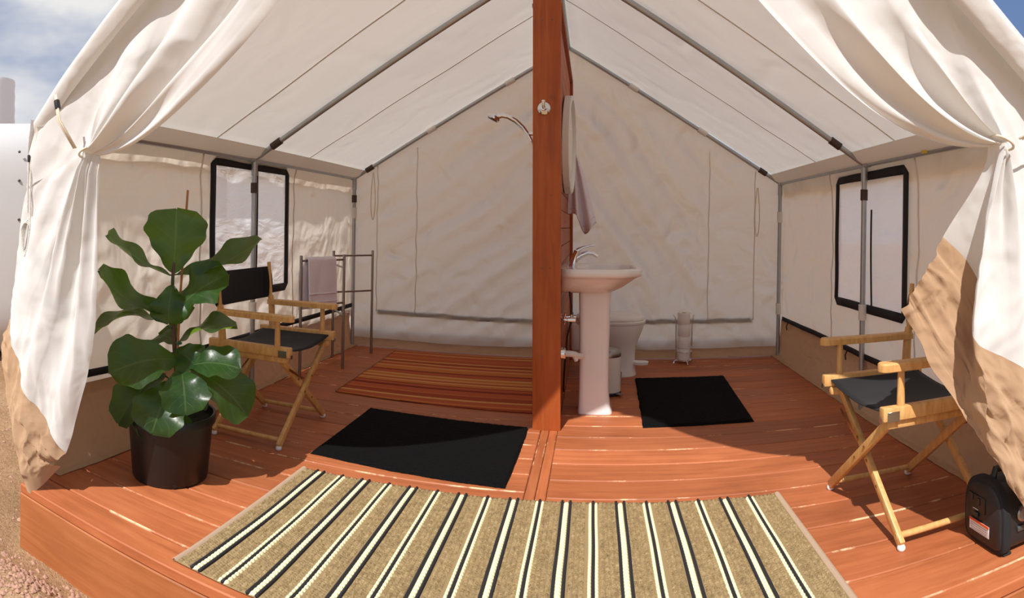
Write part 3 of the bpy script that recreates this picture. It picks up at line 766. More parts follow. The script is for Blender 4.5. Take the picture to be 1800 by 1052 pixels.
    def sodp(s, t):
        a = polyline(Mk, s); b = polyline(Bk, s); p = a.lerp(b, t)
        env0 = .45 * (1 - .6 * ss(.55, .9, s)) * (1 if L else ss(.22, .42, s) * .85 + .15); pm = low(s, 1.0); a = pm.copy(); p = a.lerp(b, t)
        k = math.sin(PI * min(1, t + .12)) if L else min(1, 3 * t)
        p.y += k * (0.05 * (abs(fx(s * 3, t * 3, 5 + side, 1.6)) - .2) + 0.022 * abs(fx(s * 3, t * 3, 2, 4))) - 0.05 * math.sin(PI * t) * (1 if L else .4)
        p.x += k * 0.02 * fx(s * 3, t * 2, 9, 3)
        if L: p.z = max(p.z, -0.03) 
        return p
    lab = ('white canvas door flap tied back beside the fig plant' if L else 'white canvas door flap tied back in front of the director chair with the sunlit seat')
    root = thing('tent_flap', lab, 'flap', (K0.x, YF, 0))
    inv = Matrix.Translation((-K0.x, -YF, 0))
    def bld(mb, name, mat, thick=None, sm=180):
        mb.v = [tuple(inv @ Vector(p)) for p in mb.v]; return mb.build(name, mat, root, sm, thick)
    S = linsp(0, 1, 220)
    mb = MB(); mb.grid(upper, S, linsp(0, 1, 60))
    bld(mb, 'upper_drape', 'canvas_flap')
    bld(MB().grid(low, S, linsp(0, 1, 56)), 'lower_drape', 'canvas_flap')
    so = bld(MB().grid(sodp, linsp(0, 1, 110), linsp(0, 1, 40)), 'sod_cloth', 'tan'); so['label'] = 'tan sod cloth hem at the foot of the flap'
    # tie cord round the bundle and up to the roof edge
    ring = []
    for i in range(28):
        a = 2 * PI * i / 28
        ring.append(K0 + Vector((0.040 * math.cos(a), 0.052 * math.sin(a) - 0.026, 0.000 + side * -0.02 * math.cos(a))))
    bld(MB().tube(ring, 0.005, 6, closed=True), 'tie_cord', 'cord')
    end = Vector((-1.945, 1.555, 1.665)) if L else Vector((1.585, 1.555, 1.615))
    st = K0 + Vector((side * .035, -.085, 0.012))
    for off in (0, 0.012):
        bld(MB().tube([st + Vector((off, 0, 0)), st.lerp(end, .5) + Vector((off, -.035, 0)), end + Vector((off * .4, 0, 0))], 0.0045, 6), 'tie_cord', 'cord')
    if L:
        c = st.lerp(end, .80)
        bld(MB().rbox(c + Vector((0.006, -.014, 0)), (0.022, 0.02, 0.045), 0.006, 2, Matrix.Rotation(-.25, 3, 'Y')), 'cord_lock', 'blackp', None, 40)
        # strap showing through the cloth
        cand = [(s_, t_, low(s_, t_)) for s_ in linsp(.05, .98, 60) for t_ in linsp(.2, .95, 40)]
        def stp(u, v):
            x = lerp(-2.21, -1.86, u) + (v - .5) * .040; z = lerp(1.02, .74, u) + (v - .5) * .050
            s_, t_, p = min(cand, key=lambda c: (c[2].x - x) ** 2 + (c[2].z - z) ** 2)
            for _ in range(6):
                ds = (low(s_ + .003, t_) - p) / .003; dt = (low(s_, t_ + .003) - p) / .003
                det = ds.x * dt.z - ds.z * dt.x
                if abs(det) < 1e-4: break
                ex, ez = x - p.x, z - p.z
                s_ = min(.99, max(.01, s_ + .8 * (ex * dt.z - ez * dt.x) / det)); t_ = min(.97, max(.15, t_ + .8 * (ez * ds.x - ex * ds.z) / det)); p = low(s_, t_)
            return p + Vector((0, .007, 0))
        bld(MB().grid(stp, linsp(0, 1, 50), linsp(0, 1, 8)), 'strap', 'black_web')
    else:
        def stp(u, v): return sodp(.74 + .10 * u, .42 + .14 * v) + Vector((0, -.006, 0))
        bld(MB().grid(stp, linsp(0, 1, 8), linsp(0, 1, 5)), 'strap', 'black_web', .002)
        def stp2(u, v): return sodp(.75 + .08 * u, .45 + .02 * v) + Vector((0, -.010, 0))
        bld(MB().grid(stp2, linsp(0, 1, 8), linsp(0, 1, 2)), 'stitching', 'white_sleeve', .001)
    return root
flap(-1); flap(1)

# guy rope hanging at the front left eave
gr = thing('guy_rope', 'bundled white guy rope hanging from the roof corner before the storage shell', 'rope', (-2.27, 1.66, 1.0))
pts = [Vector((0.0, 0, .43)), Vector((-.005, 0, .30)), Vector((-.004, 0, .18))]
MB().tube(pts, 0.004, 6).build('rope', 'rope', gr); MB().tube([p + Vector((.014, .004, 0)) for p in pts], 0.004, 6).build('rope', 'rope', gr)
for k in range(5):
    a0 = k * .5
    MB().tube([Vector((-.012 + .016 * math.cos(a) * (1 + .2 * k), .012 * math.sin(a + a0), .07 + (.09 - .006 * k) * math.sin(a))) for a in linsp(0, 2 * PI, 20)[:-1]], 0.0035, 6, closed=True).build('coil', 'rope', gr)
MB().rbox((0, 0, .435), (.012, .012, .035), .004).build('hook', 'blackp', gr)

# ================================================================== RUGS AND MATS
def rug_seagrass():
    x0, x1, y0, y1 = -1.29, 0.815, 1.555, 2.495
    rt = thing('seagrass_rug', 'tan woven seagrass rug with black and cream stripes at the deck edge', 'rug', ((x0 + x1) / 2, (y0 + y1) / 2, 0))
    cx, cy = (x0 + x1) / 2, (y0 + y1) / 2
    def lift(x, y):   # gentle unevenness, front edge slightly curled
        return 0.004 + 0.003 * (fx(x, y, 3, 2.2) + 0.4) + 0.004 * ss(y0 + .10, y0, y) * (0.5 + fx(x, 0, 5, 3))
    def edge(x, y): return y + 0.008 * fx(x, y > cy, 8, 2.5)
    MB().grid(lambda x, y: Vector((x - cx, edge(x, y) - cy, lift(x, y) - 0.002)), linsp(x0, x1, 90), linsp(y0, y1, 40)).build('backing', 'rug_base', rt, 180, thick=0.004)
    sx = [-1.190 + 0.1098 * k for k in range(18)]
    def in_stripe(x): return any(abs(x - s) < 0.0225 for s in sx)
    mb = MB(); kx, ky = 0.0175, 0.0115; r_ = random.Random(5)
    nx = int((x1 - x0 - .036) / kx); ny = int((y1 - y0 - 0.01) / ky)
    for i in range(nx):
        x = x0 + .018 + (i + .5) * kx
        if in_stripe(x): continue
        for j in range(ny + 1):
            y = y0 + 0.005 + (j + (0.5 if i % 2 else 0)) * ky
            if y > y1 - 0.003: continue
            y = edge(x, y); z = lift(x, y); h = 0.0065 + r_.uniform(-.0015, .0015); a = kx * .47; b = ky * .43; tw = r_.uniform(-.0012, .0012)
            X, Y = x - cx, y - cy
            mb.add([(X - a, Y - b, z), (X + a, Y - b, z), (X + a, Y + b, z), (X - a, Y + b, z), (X - a * .35, Y + tw, z + h), (X + a * .35, Y - tw, z + h)],
                   [(0, 1, 5, 4), (1, 2, 5), (2, 3, 4, 5), (3, 0, 4)])
    w = mb.build('weave', 'seagrass', rt, 180); w['kind'] = 'stuff'
    def cord(x, wd, mat, pitch, name, bead):
        m2 = MB(); n = int((y1 - y0 - .004) / pitch)
        if bead:
            for j in range(n):
                y = y0 + .002 + (j + .5) * pitch; xx = x + 0.004 * fx(x, y, 1, 3); Y = edge(xx, y) - cy; X = xx - cx; z = lift(x, y); a = wd / 2; b = pitch * .44
                sk = pitch * .22
                m2.add([(X - a, Y - b - sk, z), (X + a, Y - b + sk, z), (X + a, Y + b + sk, z), (X - a, Y + b - sk, z), (X - a * .6, Y - b * .5 - sk * .6, z + .008), (X + a * .6, Y - b * .5 + sk * .6, z + .008), (X + a * .6, Y + b * .5 + sk * .6, z + .008), (X - a * .6, Y + b * .5 - sk * .6, z + .008)],
                       [(0, 1, 5, 4), (1, 2, 6, 5), (2, 3, 7, 6), (3, 0, 4, 7), (4, 5, 6, 7)])
        else:
            pts = []
            for y in linsp(y0, y1, 60):
                xx = x + 0.004 * fx(x, y, 1, 3); pts.append(Vector((xx - cx, edge(xx, y) - cy, lift(x, y) + .003)))
            m2.tube(pts, wd / 2, 6)
        return m2.build(name, mat, rt, 180)
    for k, s in enumerate(sx):
        if k % 2 == 0:
            cord(s, .020, 'cream_cord2', .0185, 'cream_stripe', True); cord(s - .0165, .0125, 'black_cord', .02, 'black_stripe', False); cord(s + .0165, .0125, 'black_cord', .02, 'black_stripe', False)
        else:
            cord(s, .0125, 'black_cord', .02, 'black_stripe', False); cord(s - .0118, .0115, 'cream_cord2', .0185, 'cream_stripe', True); cord(s + .0118, .0115, 'cream_cord2', .0185, 'cream_stripe', True)
    for x in (x0 + .008, x1 - .008):
        m2 = MB(); m2.grid(lambda t, y: Vector((x - cx + (t - .5) * .024, edge(x, y) - cy, lift(x, y) + .006 * math.sin(PI * t))), linsp(0, 1, 5), linsp(y0 - .004, y1 + .004, 50)); m2.build('binding', 'binding', rt, 180)
rug_seagrass()

def black_mat(name, corners, label, z):
    c = sum((Vector((*p, 0)) for p in corners), Vector()) / 4
    a, b, d, e = [Vector((*p, 0)) - c for p in corners]   # back-left, back-right, front-right, front-left
    def fn(u, v):
        p = (a.lerp(b, u)).lerp(e.lerp(d, u), v)
        eg = min(u, 1 - u, v, 1 - v)
        h = z * ss(0, .012, eg) + 0.002 * fx(p.x, p.y, 2, 4) + 0.0025 * fx(p.x, p.y, 5, 60) * (eg > .01)
        k = 0.005 * fx(p.x, p.y, 3, 9) + .003 * fx(p.x, p.y, 3, 70)
        if eg < .001: p += Vector((k if u in (0, 1) else 0, k if v in (0, 1) else 0, 0))
        return Vector((p.x, p.y, max(0.001, h)))
    t = MB().grid(fn, [0, .004, .012] + linsp(.02, .98, 110) + [.988, .996, 1], [0, .004, .012] + linsp(.02, .98, 90) + [.988, .996, 1])
    o = t.build(name, 'chenille', None, 60); o.location = (c.x, c.y, 0.001); return tag(o, label, 'bath mat')
black_mat('bath_mat', [(-1.335, 3.47), (-0.345, 3.385), (-0.363, 2.60), (-1.338, 2.672)], 'black chenille bath mat between the seagrass rug and the striped rug', 0.014)
black_mat('bath_mat', [(0.335, 4.55), (1.03, 4.58), (0.972, 3.47), (0.305, 3.44)], 'black chenille bath mat beside the pedestal sink and toilet', 0.014)

kc = (-1.07, 4.44); kmb = MB()
def kf(u, v):
    bl, br, fr_, fl = Vector((-1.735, 5.15, 0)), Vector((-.345, 5.17, 0)), Vector((-.345, 3.66, 0)), Vector((-1.68, 3.73, 0))
    p = bl.lerp(br, u).lerp(fl.lerp(fr_, u), v); return Vector((p.x - kc[0], p.y - kc[1], 0.006 + 0.0015 * fx(p.x, p.y, 2, 5)))
kr = thing('striped_rug', 'flat red orange and ochre striped rug in front of the back wall', 'rug', (kc[0], kc[1], 0))
kmb.grid(kf, linsp(0, 1, 60), linsp(0, 1, 60)).build('rug_field', 'kilim', kr, 180, thick=0.006)
MB().tube([kf(0, v) + Vector((-.003, 0, 0)) for v in linsp(0, 1, 20)], 0.005, 6).build('edge_binding', 'bark', kr)
MB().tube([kf(1, v) + Vector((.003, 0, 0)) for v in linsp(0, 1, 20)], 0.005, 6).build('edge_binding', 'bark', kr)

# ================================================================== FIG PLANT
def fig():
    S = Vector((-1.755, 2.09, 0)); rt = thing('potted_fig', 'fiddle leaf fig tree in a black plastic nursery pot', 'plant', S)
    MB().lathe([(0.165, 0.0), (0.172, 0.01), (0.190, 0.22), (0.192, 0.245), (0.205, 0.25), (0.207, 0.285), (0.203, 0.29), (0.194, 0.288), (0.190, 0.26), (0.185, .24)], seg=56).build('pot', 'pot', rt, 50)
    def so(k, a): 
        r = .188 * k; return Vector((r * math.cos(a), r * math.sin(a), .252 + .02 * (1 - k) + .008 * fx(r * math.cos(a), r * math.sin(a), 2, 30)))
    MB().grid(so, linsp(0.02, 1, 12), linsp(0, 2 * PI, 40)).build('soil', 'soil', rt, 180)
    for a in range(6):
        MB().rbox((.169 * math.cos(a * PI / 3 + .3), .169 * math.sin(a * PI / 3 + .3), .014), (.02, .008, .02), .003, 1, Matrix.Rotation(a * PI / 3 + .3 + PI / 2, 3, 'Z')).build('drain_hole', 'pot', rt)
    rv = Vector((.765, .644, 0)); fv = Vector((-.644, .765, 0))  # right / away as seen across the deck front
    MPP = 2.73 / 1057.0
    def P(x, y, w=0.0): return rv * ((x - 306) * MPP) - fv * w + Vector((0, 0, 1.122 - (y - 400) * MPP))
    stem = [P(322, 735), P(318, 680), P(313, 630), P(309, 580), P(306, 530), P(307, 480), P(309, 462)]
    MB().tube([polyline([(i / 6, p) for i, p in enumerate(stem)], t) for t in linsp(0, 1, 24)], [lerp(.014, .006, t) for t in linsp(0, 1, 24)], 10).build('stem', 'bark', rt)
    MB().tube([P(312, 735, .03), P(320, 520, .025), P(332, 333, -.09)], 0.0055, 8).build('stake', 'bamboo', rt)
    MB().tube([P(313, 602, -.01), P(318, 602, .045), P(322, 604, -.0), P(316, 604, -.02)], 0.007, 6, closed=True).build('plant_tie', 'green_tape', rt)
    # base px, tip px, depth at base / tip (toward viewer +), width px, facing tilt, bend, wave
    LV = [((308, 482), (312, 368), .00, -.02, 102, 0.05, .03, .020),
          ((303, 486), (192, 414), -.01, .03, 92, 1.15, -.05, .016),
          ((312, 484), (458, 420), .0, .06, 88, -.95, -.05, .016),
          ((304, 548), (182, 474), .03, .10, 96, .95, -.10, .018),
          ((316, 540), (400, 478), .05, .12, 84, -.55, .06, .022),
          ((306, 500), (300, 566), .02, .06, 62, .2, .08, .012),
          ((310, 520), (345, 545), -.05, -.12, 70, .3, .05, .014),
          ((302, 572), (170, 590), .02, .06, 86, 1.22, .14, .016),
          ((314, 606), (416, 572), .02, .10, 80, -1.15, .10, .016),
          ((318, 626), (206, 640), .08, .20, 92, .42, .10, .012),
          ((330, 640), (420, 632), .06, .18, 64, -.55, .09, .012),
          ((322, 640), (330, 700), .10, .24, 78, -.1, .12, .012),
          ((310, 660), (276, 734), .10, .22, 84, .15, .12, .012),
          ((296, 660), (216, 738), -.02, .08, 74, .6, .10, .012),
          ((338, 644), (434, 716), .05, .14, 84, -.5, .10, .012),
          ((300, 706), (252, 750), .06, .13, 48, .3, .08, .008),
          ((318, 706), (322, 752), .08, .15, 44, 0.1, .08, .008),
          ((322, 700), (372, 712), -.06, -.10, 56, -.4, .08, .008),
          ((312, 612), (348, 636), .03, .09, 62, -.3, .08, .010),
          ((314, 610), (282, 600), -.06, -.14, 66, .5, .08, .010)]
    for i, (bp, tp, wb_, wt, wd, tilt, bend, wave) in enumerate(LV):
        b, t_ = P(*bp, wb_), P(*tp, wt); ax = t_ - b; Ln = ax.length; ax.normalize()
        nrm = (-fv + Vector((0, 0, .35)))
        nrm = (nrm - ax * nrm.dot(ax)).normalized()
        nrm = Matrix.Rotation(tilt if tp[0] < bp[0] else tilt, 3, ax) @ nrm
        # leaves that lie flatter turn their upper face to the sky
        sd = ax.cross(nrm); W = wd * MPP * 0.60
        mb = MB(); nu, nv = 22, 11; rr = random.Random(i); p1, p2 = rr.uniform(0, 6), rr.uniform(0, 6); mb.uv = []
        for iu in range(nu):
            u = iu / (nu - 1)
            prof = (u ** 0.62) * ((1 - u) ** 0.34) * 1.62 * (0.68 + 0.36 * ss(.15, .7, u))
            if u < .02: prof = 0.02
            prof = max(prof, 0.015)
            for iv in range(nv):
                v = iv / (nv - 1) * 2 - 1; w = W * prof * v
                edge_w = 1 + .05 * math.sin(u * 24 + p1 + (3 if v > 0 else 0)) * abs(v) ** 3
                p = b + ax * (Ln * (u + 0.02 * v * v * (u > .5))) + sd * w * edge_w
                p += nrm * (bend * Ln * 2.2 * (math.sin(PI * u * .8) - .59 * u) + abs(v) ** 1.4 * W * prof * .22 + wave * math.sin(u * 13 + p2 + (2.2 if v > 0 else 0)) * v * v * ss(0, .3, u))
                mb.v.append(tuple(p)); mb.uv.append((u, iv / (nv - 1)))
        for iu in range(nu - 1):
            for iv in range(nv - 1):
                mb.f.append((iu * nv + iv, (iu + 1) * nv + iv, (iu + 1) * nv + iv + 1, iu * nv + iv + 1))
        # short petiole to the stem
        zc = min(max(b.z + .0, stem[0].z), stem[-1].z); kk = min(range(len(stem)), key=lambda q: abs(stem[q].z - zc))
        n0 = len(mb.v); mb.tube([stem[kk], (stem[kk] + b) / 2 + Vector((0, 0, -.004)), b + ax * .01], .0035, 6); mb.uv += [(.5, .5)] * (len(mb.v) - n0)
        mb.build('leaf', 'leaf', rt, 180)
fig()

# ================================================================== DIRECTOR CHAIRS
def chair(label):
    rt = thing('director_chair', label, 'chair', group='director chairs')
    F, B = -.20, .20
    for y, dy in ((F, .013), (B, -.013)):
        for s in (-1, 1):
            yy = y + dy * s * (1 if y < 0 else -1)
            lg = MB().bar((s * .292, yy, .018), (-s * .236, yy, .45), .036, .022, (0, 1, 0), .004).build('leg', 'beech', rt, 30)
            MB().lathe([(.013, 0), (.016, .004), (.016, .012), (.011, .02)], (s * .289, yy, 0), 14).build('glide', 'glide', lg)
            for q in (.34, .50, .66):
                p = Vector((s * .292, yy, .018)).lerp(Vector((-s * .236, yy, .45)), q)
                if q == .34 and s < 0: continue
                MB().lathe([(.006, 0), (.006, .003), (.002, .005)], p + Vector((0, -.011 if y < 0 else .011, 0)), 8, Matrix.Rotation(PI / 2 if y < 0 else -PI / 2, 3, 'X')).build('rivet', 'brass', lg)
    for s in (-1, 1):
        MB().tube([(s * .268, F, .042), (s * .268, B, .042)], .012, 10).build('stretcher', 'beech', rt)
        MB().rbox((s * .252, -.01, .448), (.03, .46, .036), .012, 2).build('lower_rail', 'beech', rt, 40)
        rl = MB().rbox((s * .268, -.015, .492), (.036, .50, .050), .005, 2).build('seat_rail', 'beech', rt, 30)
        MB().rbox((s * .2875, -.225, .484), (.003, .05, .036), .001, 1).build('plaque', 'plaque', rl)
        MB().rbox((s * .268, -.2665, .470), (.026, .003, .02), .001, 1).build('plaque', 'plaque', rl)
        MB().tube([(s * .268, -.185, .515), (s * .268, -.185, .655)], [.0155, .0125], 12).build('arm_post', 'beech', rt)
        # arm with rounded front end
        outl = []
        for a in linsp(-PI / 2, PI / 2, 9): outl.append((.029 * math.sin(a), -.255 - .024 * math.cos(a)))
        outl += [(.024, .18), (-.024, .18)]
        lo = [Vector((s * .268 + x, y, .648)) for x, y in outl]; mi = [Vector((s * .268 + x * 1.0, y, .672)) for x, y in outl]; hi = [Vector((s * .268 + x * .8, y + (.004 if y < 0 else -.002), .678)) for x, y in outl]
        MB().loft([lo, mi, hi]).build('arm', 'beech', rt, 35)
        up = MB().tube([(s * .268, .155, .505), (s * .270, .165, .66), (s * .272, .172, .70)], [.021, .019, .017], 14).build('upright', 'beech', rt)
        MB().tube([(s * .272, .172, .69), (s * .276, .190, .905)], [.0125, .011], 12).build('dowel', 'beech', up)
        MB().bar((s * .02, F - .014 if s < 0 else B + .014, .30), (s * .19, F - .014 if s < 0 else B + .014, .385), .014, .003, (0, 1, 0), .001).build('folding_brace', 'brass', rt)
    def seat(u, v):
        x = lerp(-.262, .262, u); y = lerp(-.235, .215, v)
        return Vector((x, y, .497 - .030 * math.sin(PI * u) + .003 * fx(x, y, 1, 8)))
    MB().grid(seat, linsp(0, 1, 24), linsp(0, 1, 18)).build('seat', 'black_canvas', rt, 180, thick=.006)
    def back(u, v):
        a = lerp(0, 2 * PI, v); x = lerp(-.292, .292, u); e = 1.0 if abs(x) > .25 else .30
        zz = lerp(.69, .878, .5 - .5 * math.cos(a)); yy = .181 + (.018 * e) * math.sin(a) + .028 * (1 - (x / .292) ** 2) + (zz - .69) * .08
        return Vector((x, yy, zz + .004 * (1 - (x / .29) ** 2) * -1))
    MB().grid(back, linsp(0, 1, 30), linsp(0, 1, 17)).build('backrest', 'black_canvas', rt, 60)
    return rt
cA = chair('wooden director chair with black canvas standing beside the potted fig')
cA.location = (-1.715, 2.92, 0.001); cA.rotation_euler = (0, 0, math.radians(90.5))
cB = copy_tree(cA)
cB['label'] = 'wooden director chair with black canvas partly covered by a tied flap'
cB.location = (1.265, 2.185, 0.001); cB.rotation_euler = (0, 0, math.radians(-89.0))

# ================================================================== TOWEL RACK + TOWEL
A_, B_, C_, D_ = Vector((-2.09, 3.97, 0)), Vector((-1.905, 4.345, 0)), Vector((-2.15, 4.68, 0)), Vector((-1.905, 4.97, 0))
RO = Vector((-2.0, 4.5, 0))
rk = thing('towel_rack', 'folding brushed steel towel rack in the tent corner', 'towel rack', RO)
for p, h in ((A_, .905), (B_, .905), (C_, .915), (D_, .915)):
    po = MB().tube([p - RO, p - RO + Vector((0, 0, h))], .0115, 12).build('post', 'steel', rk)
for p, q, zs in ((A_, B_, (.865, .525)), (B_, C_, (.80, .42)), (C_, D_, (.872, .56))):
    for z in zs: MB().tube([p - RO + Vector((0, 0, z)), q - RO + Vector((0, 0, z))], .008, 10).build('bar', 'steel', rk)
def hang_towel():
    d = (B_ - A_).normalized(); n = Vector((d.y, -d.x, 0))   # n: toward the viewer side
    c = A_.lerp(B_, .44); Z = .865
    mb = MB()
    def fn(u, v):
        x = (u - .5) * .27; rr = .022
        Lf, Lb = .36, .37; tot = Lf + PI * rr + Lb; s = v * tot
        if s < Lf: z = Z - (Lf - s); o = rr
        elif s < Lf + PI * rr: a = (s - Lf) / rr; z = Z + rr * math.sin(a); o = rr * math.cos(a)
        else: z = Z - (s - Lf - PI * rr); o = -rr
        w_ = .008 * fx(u * 3, z * 2, 2, 1.5) * (1 - ss(Z - .05, Z, z)); sh = -.055 if o < -.01 else 0
        sh *= ss(Z, Z - .1, z)
        return c + d * (x + sh) + n * (o + w_ + (.012 * ss(Z, Z - .3, z) if o > 0 else 0)) + Vector((0, 0, z + .004 * fx(u, v, 4, 6)))
    mb.grid(fn, linsp(0, 1, 26), linsp(0, 1, 64))
    off = c.copy(); mb.v = [tuple(Vector(p) - off) for p in mb.v]
    t = thing('bath_towel', 'folded pale lavender bath towel draped over the steel rack', 'towel', off)
    mb.build('towel_cloth', 'towel', t, 180, thick=.018, sub=1)
    for z in (.555, .615):
        b2 = MB(); b2.grid(lambda u, v: c + d * ((u - .5) * .272) + n * (.044 + .008 * fx(u * 3, z * 2, 2, 1.5)) + Vector((0, 0, z + (v - .5) * .008)) - off, linsp(0, 1, 20), [0, 1])
        b2.build('woven_band', 'linen', t, 180, thick=.006)
hang_towel()

# ================================================================== PARTITION FITTINGS
RX = Matrix.Rotation(PI / 2, 3, 'X')      # local z -> -y (toward the front)
RY = Matrix.Rotation(PI / 2, 3, 'Y')      # local z -> +x
hk = thing('robe_hook', 'round chrome robe hook on the front of the timber post', 'hook', (-.272 - LEAN * 1.815 + .012, PYF, 1.815))
MB().lathe([(.039, 0), (.039, .004), (.034, .010), (.016, .016), (.014, .022)], (0, 0, 0), 32, RX).build('escutcheon', 'chrome', hk)
MB().tube([(0, -.015, 0), (0, -.04, .002), (0, -.05, .015), (0, -.05, .036)], [.010, .010, .009, .011], 12).build('peg', 'chrome', hk)
MB().tube([(0, -.03, 0), (.012, -.04, -.014)], .006, 10).build('lever', 'chrome', hk)

sh = thing('hand_shower', 'chrome hand shower in a wall bracket on the partition', 'shower', (PX0 - LEAN * 1.74 + .02, 3.86, 1.74))
MB().tube([(0, 0, 0), (-.05, 0, .005), (-.09, 0, .01)], [.016, .013, .015], 12).build('bracket', 'chrome', sh)
MB().lathe([(.03, 0), (.03, .006), (.02, .012)], (0, 0, 0), 24, Matrix.Rotation(-PI / 2, 3, 'Y')).build('wall_flange', 'chrome', sh)
MB().tube([(-.075, 0, -.04), (-.10, 0, .005), (-.135, 0, .05), (-.18, 0, .09), (-.23, 0, .118), (-.268, 0, .128), (-.30, 0, .124)], [.010, .012, .014, .016, .015, .017, .024], 14).build('handle', 'chrome', sh)
hd_rot = Matrix.Rotation(math.radians(-152), 3, 'Y')
hd = MB().lathe([(.012, -.022), (.03, -.016), (.042, -.004), (.043, .008), (.036, .014)], (-.325, 0, .115), 28, hd_rot).build('spray_head', 'chrome', sh)
MB().lathe([(.034, .0145), (.034, .018)], (-.325, 0, .115), 28, hd_rot).build('spray_face', 'blackp', hd)
MB().tube([(-.075, 0, -.035), (-.055, 0, -.10), (-.03, 0, -.20), (-.012, .0, -.34), (-.012, .0, -.60), (-.03, .02, -.78), (-.012, .05, -.62), (-.01, .06, -.5)], .0075, 8).build('hose', 'chrome', sh)

mr = thing('round_mirror', 'round mirror in a deep white frame on the timber partition', 'mirror', (FX - LEAN * 1.715 + .012, 4.15, 1.715), math.radians(-2.2))
MB().lathe([(.325, 0), (.335, .004), (.335, .045), (.328, .05), (.305, .05), (.302, .036)], (0, 0, 0), 72, RY, caps=False).build('mirror_frame', 'mirror_frame', mr, 40)
MB().lathe([(.303, .030), (.303, .036)], (0, 0, 0), 72, RY).build('mirror_glass', 'mirror_glass', mr, 30)
MB().lathe([(.30, 0), (.30, .02)], (0, 0, 0), 48, RY).build('backing', 'card', mr, 30)

th = thing('towel_hook', 'small chrome hook carrying the hand towel on the partition', 'hook', (FX - LEAN * 1.69, 4.80, 1.69))
MB().lathe([(.02, 0), (.02, .006), (.012, .01)], (0, 0, 0), 20, RY).build('escutcheon', 'chrome', th)
MB().tube([(.005, 0, 0), (.045, 0, -.004), (.06, 0, .012), (.062, 0, .03)], .006, 10).build('peg', 'chrome', th)
def hand_towel():
    o = Vector((FX - LEAN * 1.69 + .05, 4.775, 1.715)); mb = MB()
    def fn(u, v):
        q = (u - .5) * 2
        xl_ = lerp(-.016, -.045, v ** .6); xr_ = lerp(.02, .185, v ** .85)
        ln = .46 + .16 * ss(.25, .62, u) - .09 * ss(.62, 1.0, u)
        x = lerp(xl_, xr_, u); y = (.010 + .028 * v) * math.sin(u * PI * 4.2 + .3) - .02 * v
        return Vector((x, y, -ln * v + .014 * math.sin(PI * u) * (1 - v) ** 2))
    mb.grid(fn, linsp(0, 1, 56), linsp(0, 1, 36))
    t = thing('hand_towel', 'lavender hand towel hanging in folds from a hook behind the round mirror', 'towel', o)
    mb.build('towel_cloth', 'linen', t, 180, thick=.006)
    MB().grid(lambda u, v: fn(u, .88 + .035 * v) + Vector((0, -.005, 0)), linsp(0, 1, 40), [0, 1]).build('woven_band', 'towel', t, 180, thick=.002)
hand_towel()

# pedestal sink
def sring(xc, yc, hx, hy, z, nf, nbk, n=64):
    pts = []
    for i in range(n):
        a = 2 * PI * i / n; c, s_ = math.cos(a), math.sin(a); e = nf if c > 0 else nbk
        pts.append(Vector((xc + hx * math.copysign(abs(c) ** (2 / e), c), yc + hy * math.copysign(abs(s_) ** (2 / e), s_), z)))
    return pts
def oct_ring(x0, x1, hy, ch, z, n=8):
    """wall-side straight, front corners cut like the basin's"""
    x1 += .012
    base = [(x0, -hy), (x1 - ch, -hy), (x1, -hy + ch * .95), (x1, hy - ch * .95), (x1 - ch, hy), (x0, hy)]
    out = []
    for i in range(6):
        a, b = Vector((*base[i], z)), Vector((*base[(i + 1) % 6], z))
        for k in range(n): out.append(a.lerp(b, k / n))
    # soften the corners
    for _ in range(2):
        m = len(out); out = [(out[(i - 1) % m] + out[i] * 2 + out[(i + 1) % m]) / 4 for i in range(m)]
    return out
sk = thing('pedestal_sink', 'white porcelain pedestal sink against the timber partition', 'sink', (FX - .012, 3.80, 0))
rings = [oct_ring(.0, .305, .15, .05, .750), oct_ring(.0, .325, .19, .06, .762), oct_ring(.0, .375, .235, .08, .79), oct_ring(.0, .445, .272, .10, .838), oct_ring(.0, .468, .288, .105, .852),
         oct_ring(.0, .482, .298, .11, .856), oct_ring(.0, .490, .303, .112, .868), oct_ring(0, .492, .304, .112, .893), oct_ring(.002, .484, .299, .11, .903), oct_ring(.06, .458, .268, .095, .905), oct_ring(.135, .452, .262, .09, .903), oct_ring(.150, .445, .250, .088, .893), oct_ring(.165, .425, .225, .08, .84), oct_ring(.20, .39, .17, .06, .80), oct_ring(.27, .33, .05, .02, .785)]
bs = MB().loft(rings).build('basin', 'porcelain', sk, 50)
MB().lathe([(.022, 0), (.022, .003), (.012, .004)], (.30, 0, .787), 20).build('drain', 'chrome', bs)
def rr(xc, hx, hy, z): return sring(xc + .013, 0, hx, hy, z, 7, 7, 48)
MB().loft([rr(.213, .108, .115, 0), rr(.213, .108, .115, .012), rr(.208, .100, .108, .05), rr(.204, .094, .100, .14), rr(.203, .093, .098, .35), rr(.203, .096, .100, .60), rr(.203, .102, .105, .775)]).build('pedestal', 'porcelain', sk, 40)
fc = MB().tube([(.075, 0, .900), (.077, 0, .925), (.088, 0, .965), (.104, 0, .995)], [.030, .024, .022, .025], 18).build('faucet', 'chrome', sk)
MB().tube([(.085, 0, .945), (.125, 0, .972), (.165, 0, .988), (.20, 0, .985), (.228, 0, .967)], [.020, .017, .015, .014, .013], 14).build('spout', 'chrome', fc)
MB().tube([(.100, 0, .998), (.130, 0, 1.018), (.175, 0, 1.032), (.212, 0, 1.036)], [.018, .010, .007, .006], 12).build('lever', 'chrome', fc)
MB().lathe([(.028, 0), (.028, .006), (.022, .012)], (.075, 0, .903), 24).build('base_ring', 'chrome', fc)
MB().tube([(.042, 0, .90), (.042, 0, .955), (.042, 0, .962)], [.004, .004, .009], 10).build('pop_up_rod', 'chrome', fc)

